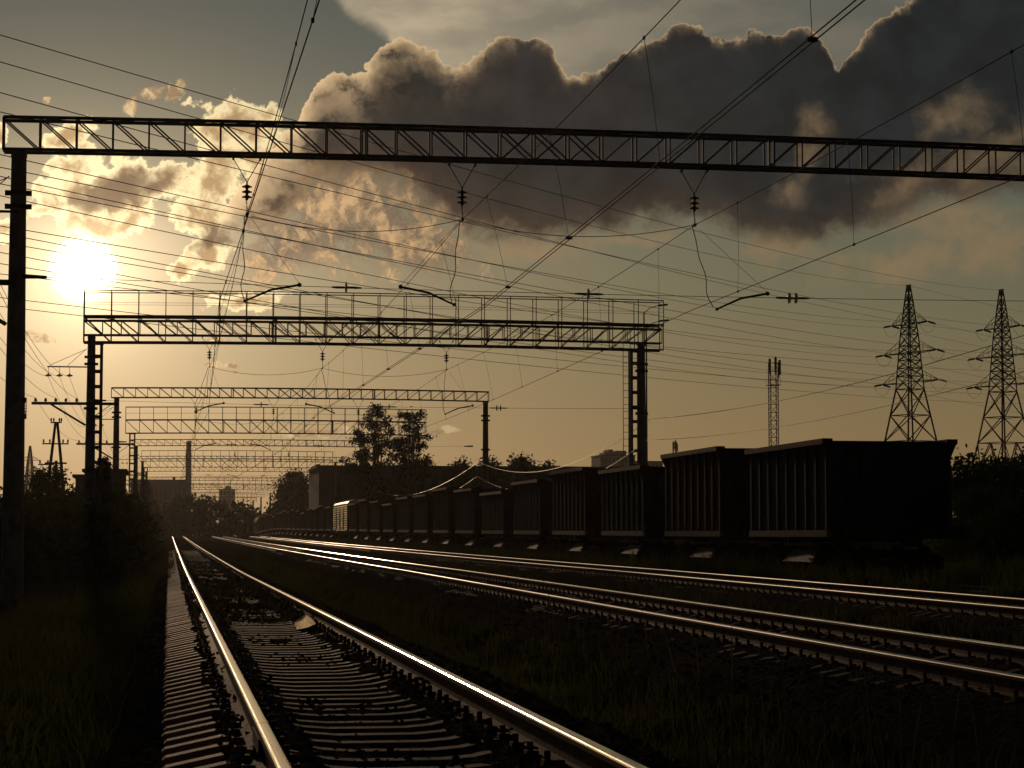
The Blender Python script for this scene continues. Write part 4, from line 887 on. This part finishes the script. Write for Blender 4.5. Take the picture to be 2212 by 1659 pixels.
def blades(name, label, seed, n, fx, y0, y1, hmin, hmax, wid, cell=.5, mix=.55):
    r = np.random.RandomState(seed); y = np.exp(r.uniform(math.log(y0), math.log(y1), n)); x0, x1 = fx(y); u = r.uniform(0, 1, n); x = x0 + (x1 - x0) * u
    cl = np.sin(x * 2.1 + np.sin(y * .7) * 2) * np.sin(y * .9 + np.cos(x * 1.7)) + r.normal(0, .5, n)       # clumps
    keep = cl > -.35; x, y, cl = x[keep], y[keep], cl[keep]; n = len(x)
    z = np.array([ground_z(a, b_) for a, b_ in zip(x, y)]) - .02; h = r.uniform(hmin, hmax, n) * (.6 + .35 * np.clip(cl + .4, 0, 1.4)); an = r.uniform(0, 6.283, n); w = wid * r.uniform(.6, 1.4, n)
    le = r.normal(0, .28, (n, 2)) * h[:, None]; V = np.empty((n, 5, 3))
    dx, dy = np.cos(an) * w, np.sin(an) * w
    V[:, 0] = np.stack([x - dx, y - dy, z], 1); V[:, 1] = np.stack([x + dx, y + dy, z], 1)
    V[:, 2] = np.stack([x + dx * .8 + le[:, 0] * .35, y + dy * .8 + le[:, 1] * .35, z + h * .6], 1); V[:, 3] = np.stack([x - dx * .8 + le[:, 0] * .35, y - dy * .8 + le[:, 1] * .35, z + h * .6], 1); V[:, 4] = np.stack([x + le[:, 0], y + le[:, 1], z + h], 1)
    i = np.arange(n)[:, None] * 5; F = np.concatenate([i + np.array([[0, 1, 2]]), i + np.array([[0, 2, 3]]), i + np.array([[3, 2, 4]])])
    o = bpy.data.objects.new(name, rawmesh(name, V.reshape(-1, 3), F, M_GRASS)); C.objects.link(o); tag(o, label, 'grass', None, 'stuff')
blades('grass', 'weedy grass on the slope left of the near track', 1, 46000, lambda y: (-.095 * y - 1.2, np.full_like(y, -.36)), 6, 95, .12, .5, .010)
blades('grass', 'weedy grass strip between the near left and middle tracks', 2, 42000, lambda y: (np.full_like(y, 3.35), np.full_like(y, 5.2)), 8, 130, .08, .30, .009)
blades('grass', 'weedy grass strip between the middle and right tracks', 3, 40000, lambda y: (np.full_like(y, 9.15), np.full_like(y, 11.2)), 15, 140, .12, .42, .011)
blades('grass', 'tall weeds along the track in front of the goods train', 4, 34000, lambda y: (np.full_like(y, 14.7), np.full_like(y, 16.5)), 28, 220, .3, .95, .016)
blades('grass', 'rough grass at the right behind the end of the train', 5, 16000, lambda y: (np.full_like(y, 19.9), y * .36 + 6), 46, 80, .3, .9, .02)
blades('grass', 'low weeds growing through the ballast of the near track', 6, 9000, lambda y: (np.full_like(y, .35), np.full_like(y, 2.3)), 31, 130, .05, .17, .010)
blades('grass', 'dry weeds around the sleeper ends of the near track', 7, 3500, lambda y: (np.full_like(y, -.35), np.full_like(y, .25)), 66, 150, .06, .28, .012)

blades('grass', 'dark tall weeds behind the goods train', 8, 42000, lambda y: (np.full_like(y, 19.9), np.full_like(y, 22.5)), 60, 330, .9, 2.1, .05)
blades('grass', 'scattered tall dry stalks among the weeds beside the near track', 9, 1500, lambda y: (np.where(np.arange(len(y)) % 2 == 0, 3.3, -.1 * y - 1.0), np.where(np.arange(len(y)) % 2 == 0, 5.5, -.5)), 9, 80, .5, .95, .006)

# ballast stones
r = np.random.RandomState(9); n = 15000
ks = r.choice(3, n, p=[.62, .26, .12]); y = np.where(ks == 0, np.exp(r.uniform(math.log(6.5), math.log(60), n)), np.exp(r.uniform(math.log(16), math.log(70), n)))
x = np.array(TX)[ks] + np.where(r.uniform(0, 1, n) < .55, r.uniform(-1.45, 1.45, n), r.choice([-1, 1], n) * r.uniform(1.3, 2.15, n))
keep = (x > -.25); x, y = x[keep], y[keep]; n = len(x)
z = np.array([ground_z(a, b_) for a, b_ in zip(x, y)]) + r.uniform(-.01, .018, n)
z = np.where((np.abs(x - TX[0]) < 1) & (y > 27), z + .06 * np.clip((y - 29) / 7, 0, 1), z)
o8 = np.array([(1, 0, 0), (-1, 0, 0), (0, 1, 0), (0, -1, 0), (0, 0, 1), (0, 0, -1)], float); f8 = np.array([(0, 2, 4), (2, 1, 4), (1, 3, 4), (3, 0, 4), (2, 0, 5), (1, 2, 5), (3, 1, 5), (0, 3, 5)])
S = r.uniform(.013, .034, (n, 1, 3)); q = np.linalg.qr(r.normal(0, 1, (n, 3, 3)))[0]; V = np.einsum('nij,nkj->nki', q, (o8[None] + r.uniform(-.3, .3, (n, 6, 3))) * S) + np.stack([x, y, z], 1)[:, None]
F = (np.arange(n)[:, None, None] * 6 + f8[None]).reshape(-1, 3)
o = bpy.data.objects.new('gravel', rawmesh('gravel', V.reshape(-1, 3), F, M_STONE)); C.objects.link(o); tag(o, 'loose ballast stones around the sleepers', 'gravel', None, 'stuff')

# the pale lump between the rails
p = atz(661, 1361, -.235)
bm = bmesh.new(); bmesh.ops.create_icosphere(bm, subdivisions=5, radius=1); rr = random.Random(2)
from mathutils import noise as mn
for v in bm.verts:
    c = v.co.copy(); n_ = mn.fractal(c * 1.6 + Vector((3.1, 0, 0)), .8, 2.1, 5); c *= 1 + .20 * n_
    c.x *= .175; c.y *= .11; c.z = c.z * .16
    c.z *= 1 - .55 * max(0, c.x / .165) ** 1.5 + .25 * max(0, 1 - abs(c.x / .165 + .15) * 2.2)
    c.z = max(c.z, -.028); v.co = c
bmesh.ops.delete(bm, geom=[f for f in bm.faces if f.calc_center_median().y > .035 or f.calc_center_median().z < -.024], context='FACES')      # an open crumpled sheet, hollow at the back
me = bpy.data.meshes.new('pale_lump'); bm.to_mesh(me); bm.free(); me.materials.append(M_PALE)
o = bpy.data.objects.new('pale_lump', me); C.objects.link(o); o.location = (p.x, p.y, -.215); o.rotation_euler = (0, R(6), R(-8)); tag(o, 'pale crumpled lump lying on the sleepers between the rails of the near track', 'lump')

HAZE = 0.4e-4
# ------------------------------------------------------------------ hazy evening air
hz = MB().box((50, 720, 28.5), (1920, 1590, 65)).build('haze', M_STEEL, kind='stuff'); hz.data.materials.clear()
m = bpy.data.materials.new('evening_haze'); m.use_nodes = True; t = m.node_tree; t.nodes.clear(); v = t.nodes.new('ShaderNodeVolumePrincipled'); v.inputs['Color'].default_value = (.95, .88, .80, 1); v.inputs['Density'].default_value = HAZE; v.inputs['Anisotropy'].default_value = .72
o = t.nodes.new('ShaderNodeOutputMaterial'); t.links.new(v.outputs[0], o.inputs['Volume']); hz.data.materials.append(m); tag(hz, 'thin golden haze in the evening air', 'haze')
m.cycles.homogeneous_volume = True
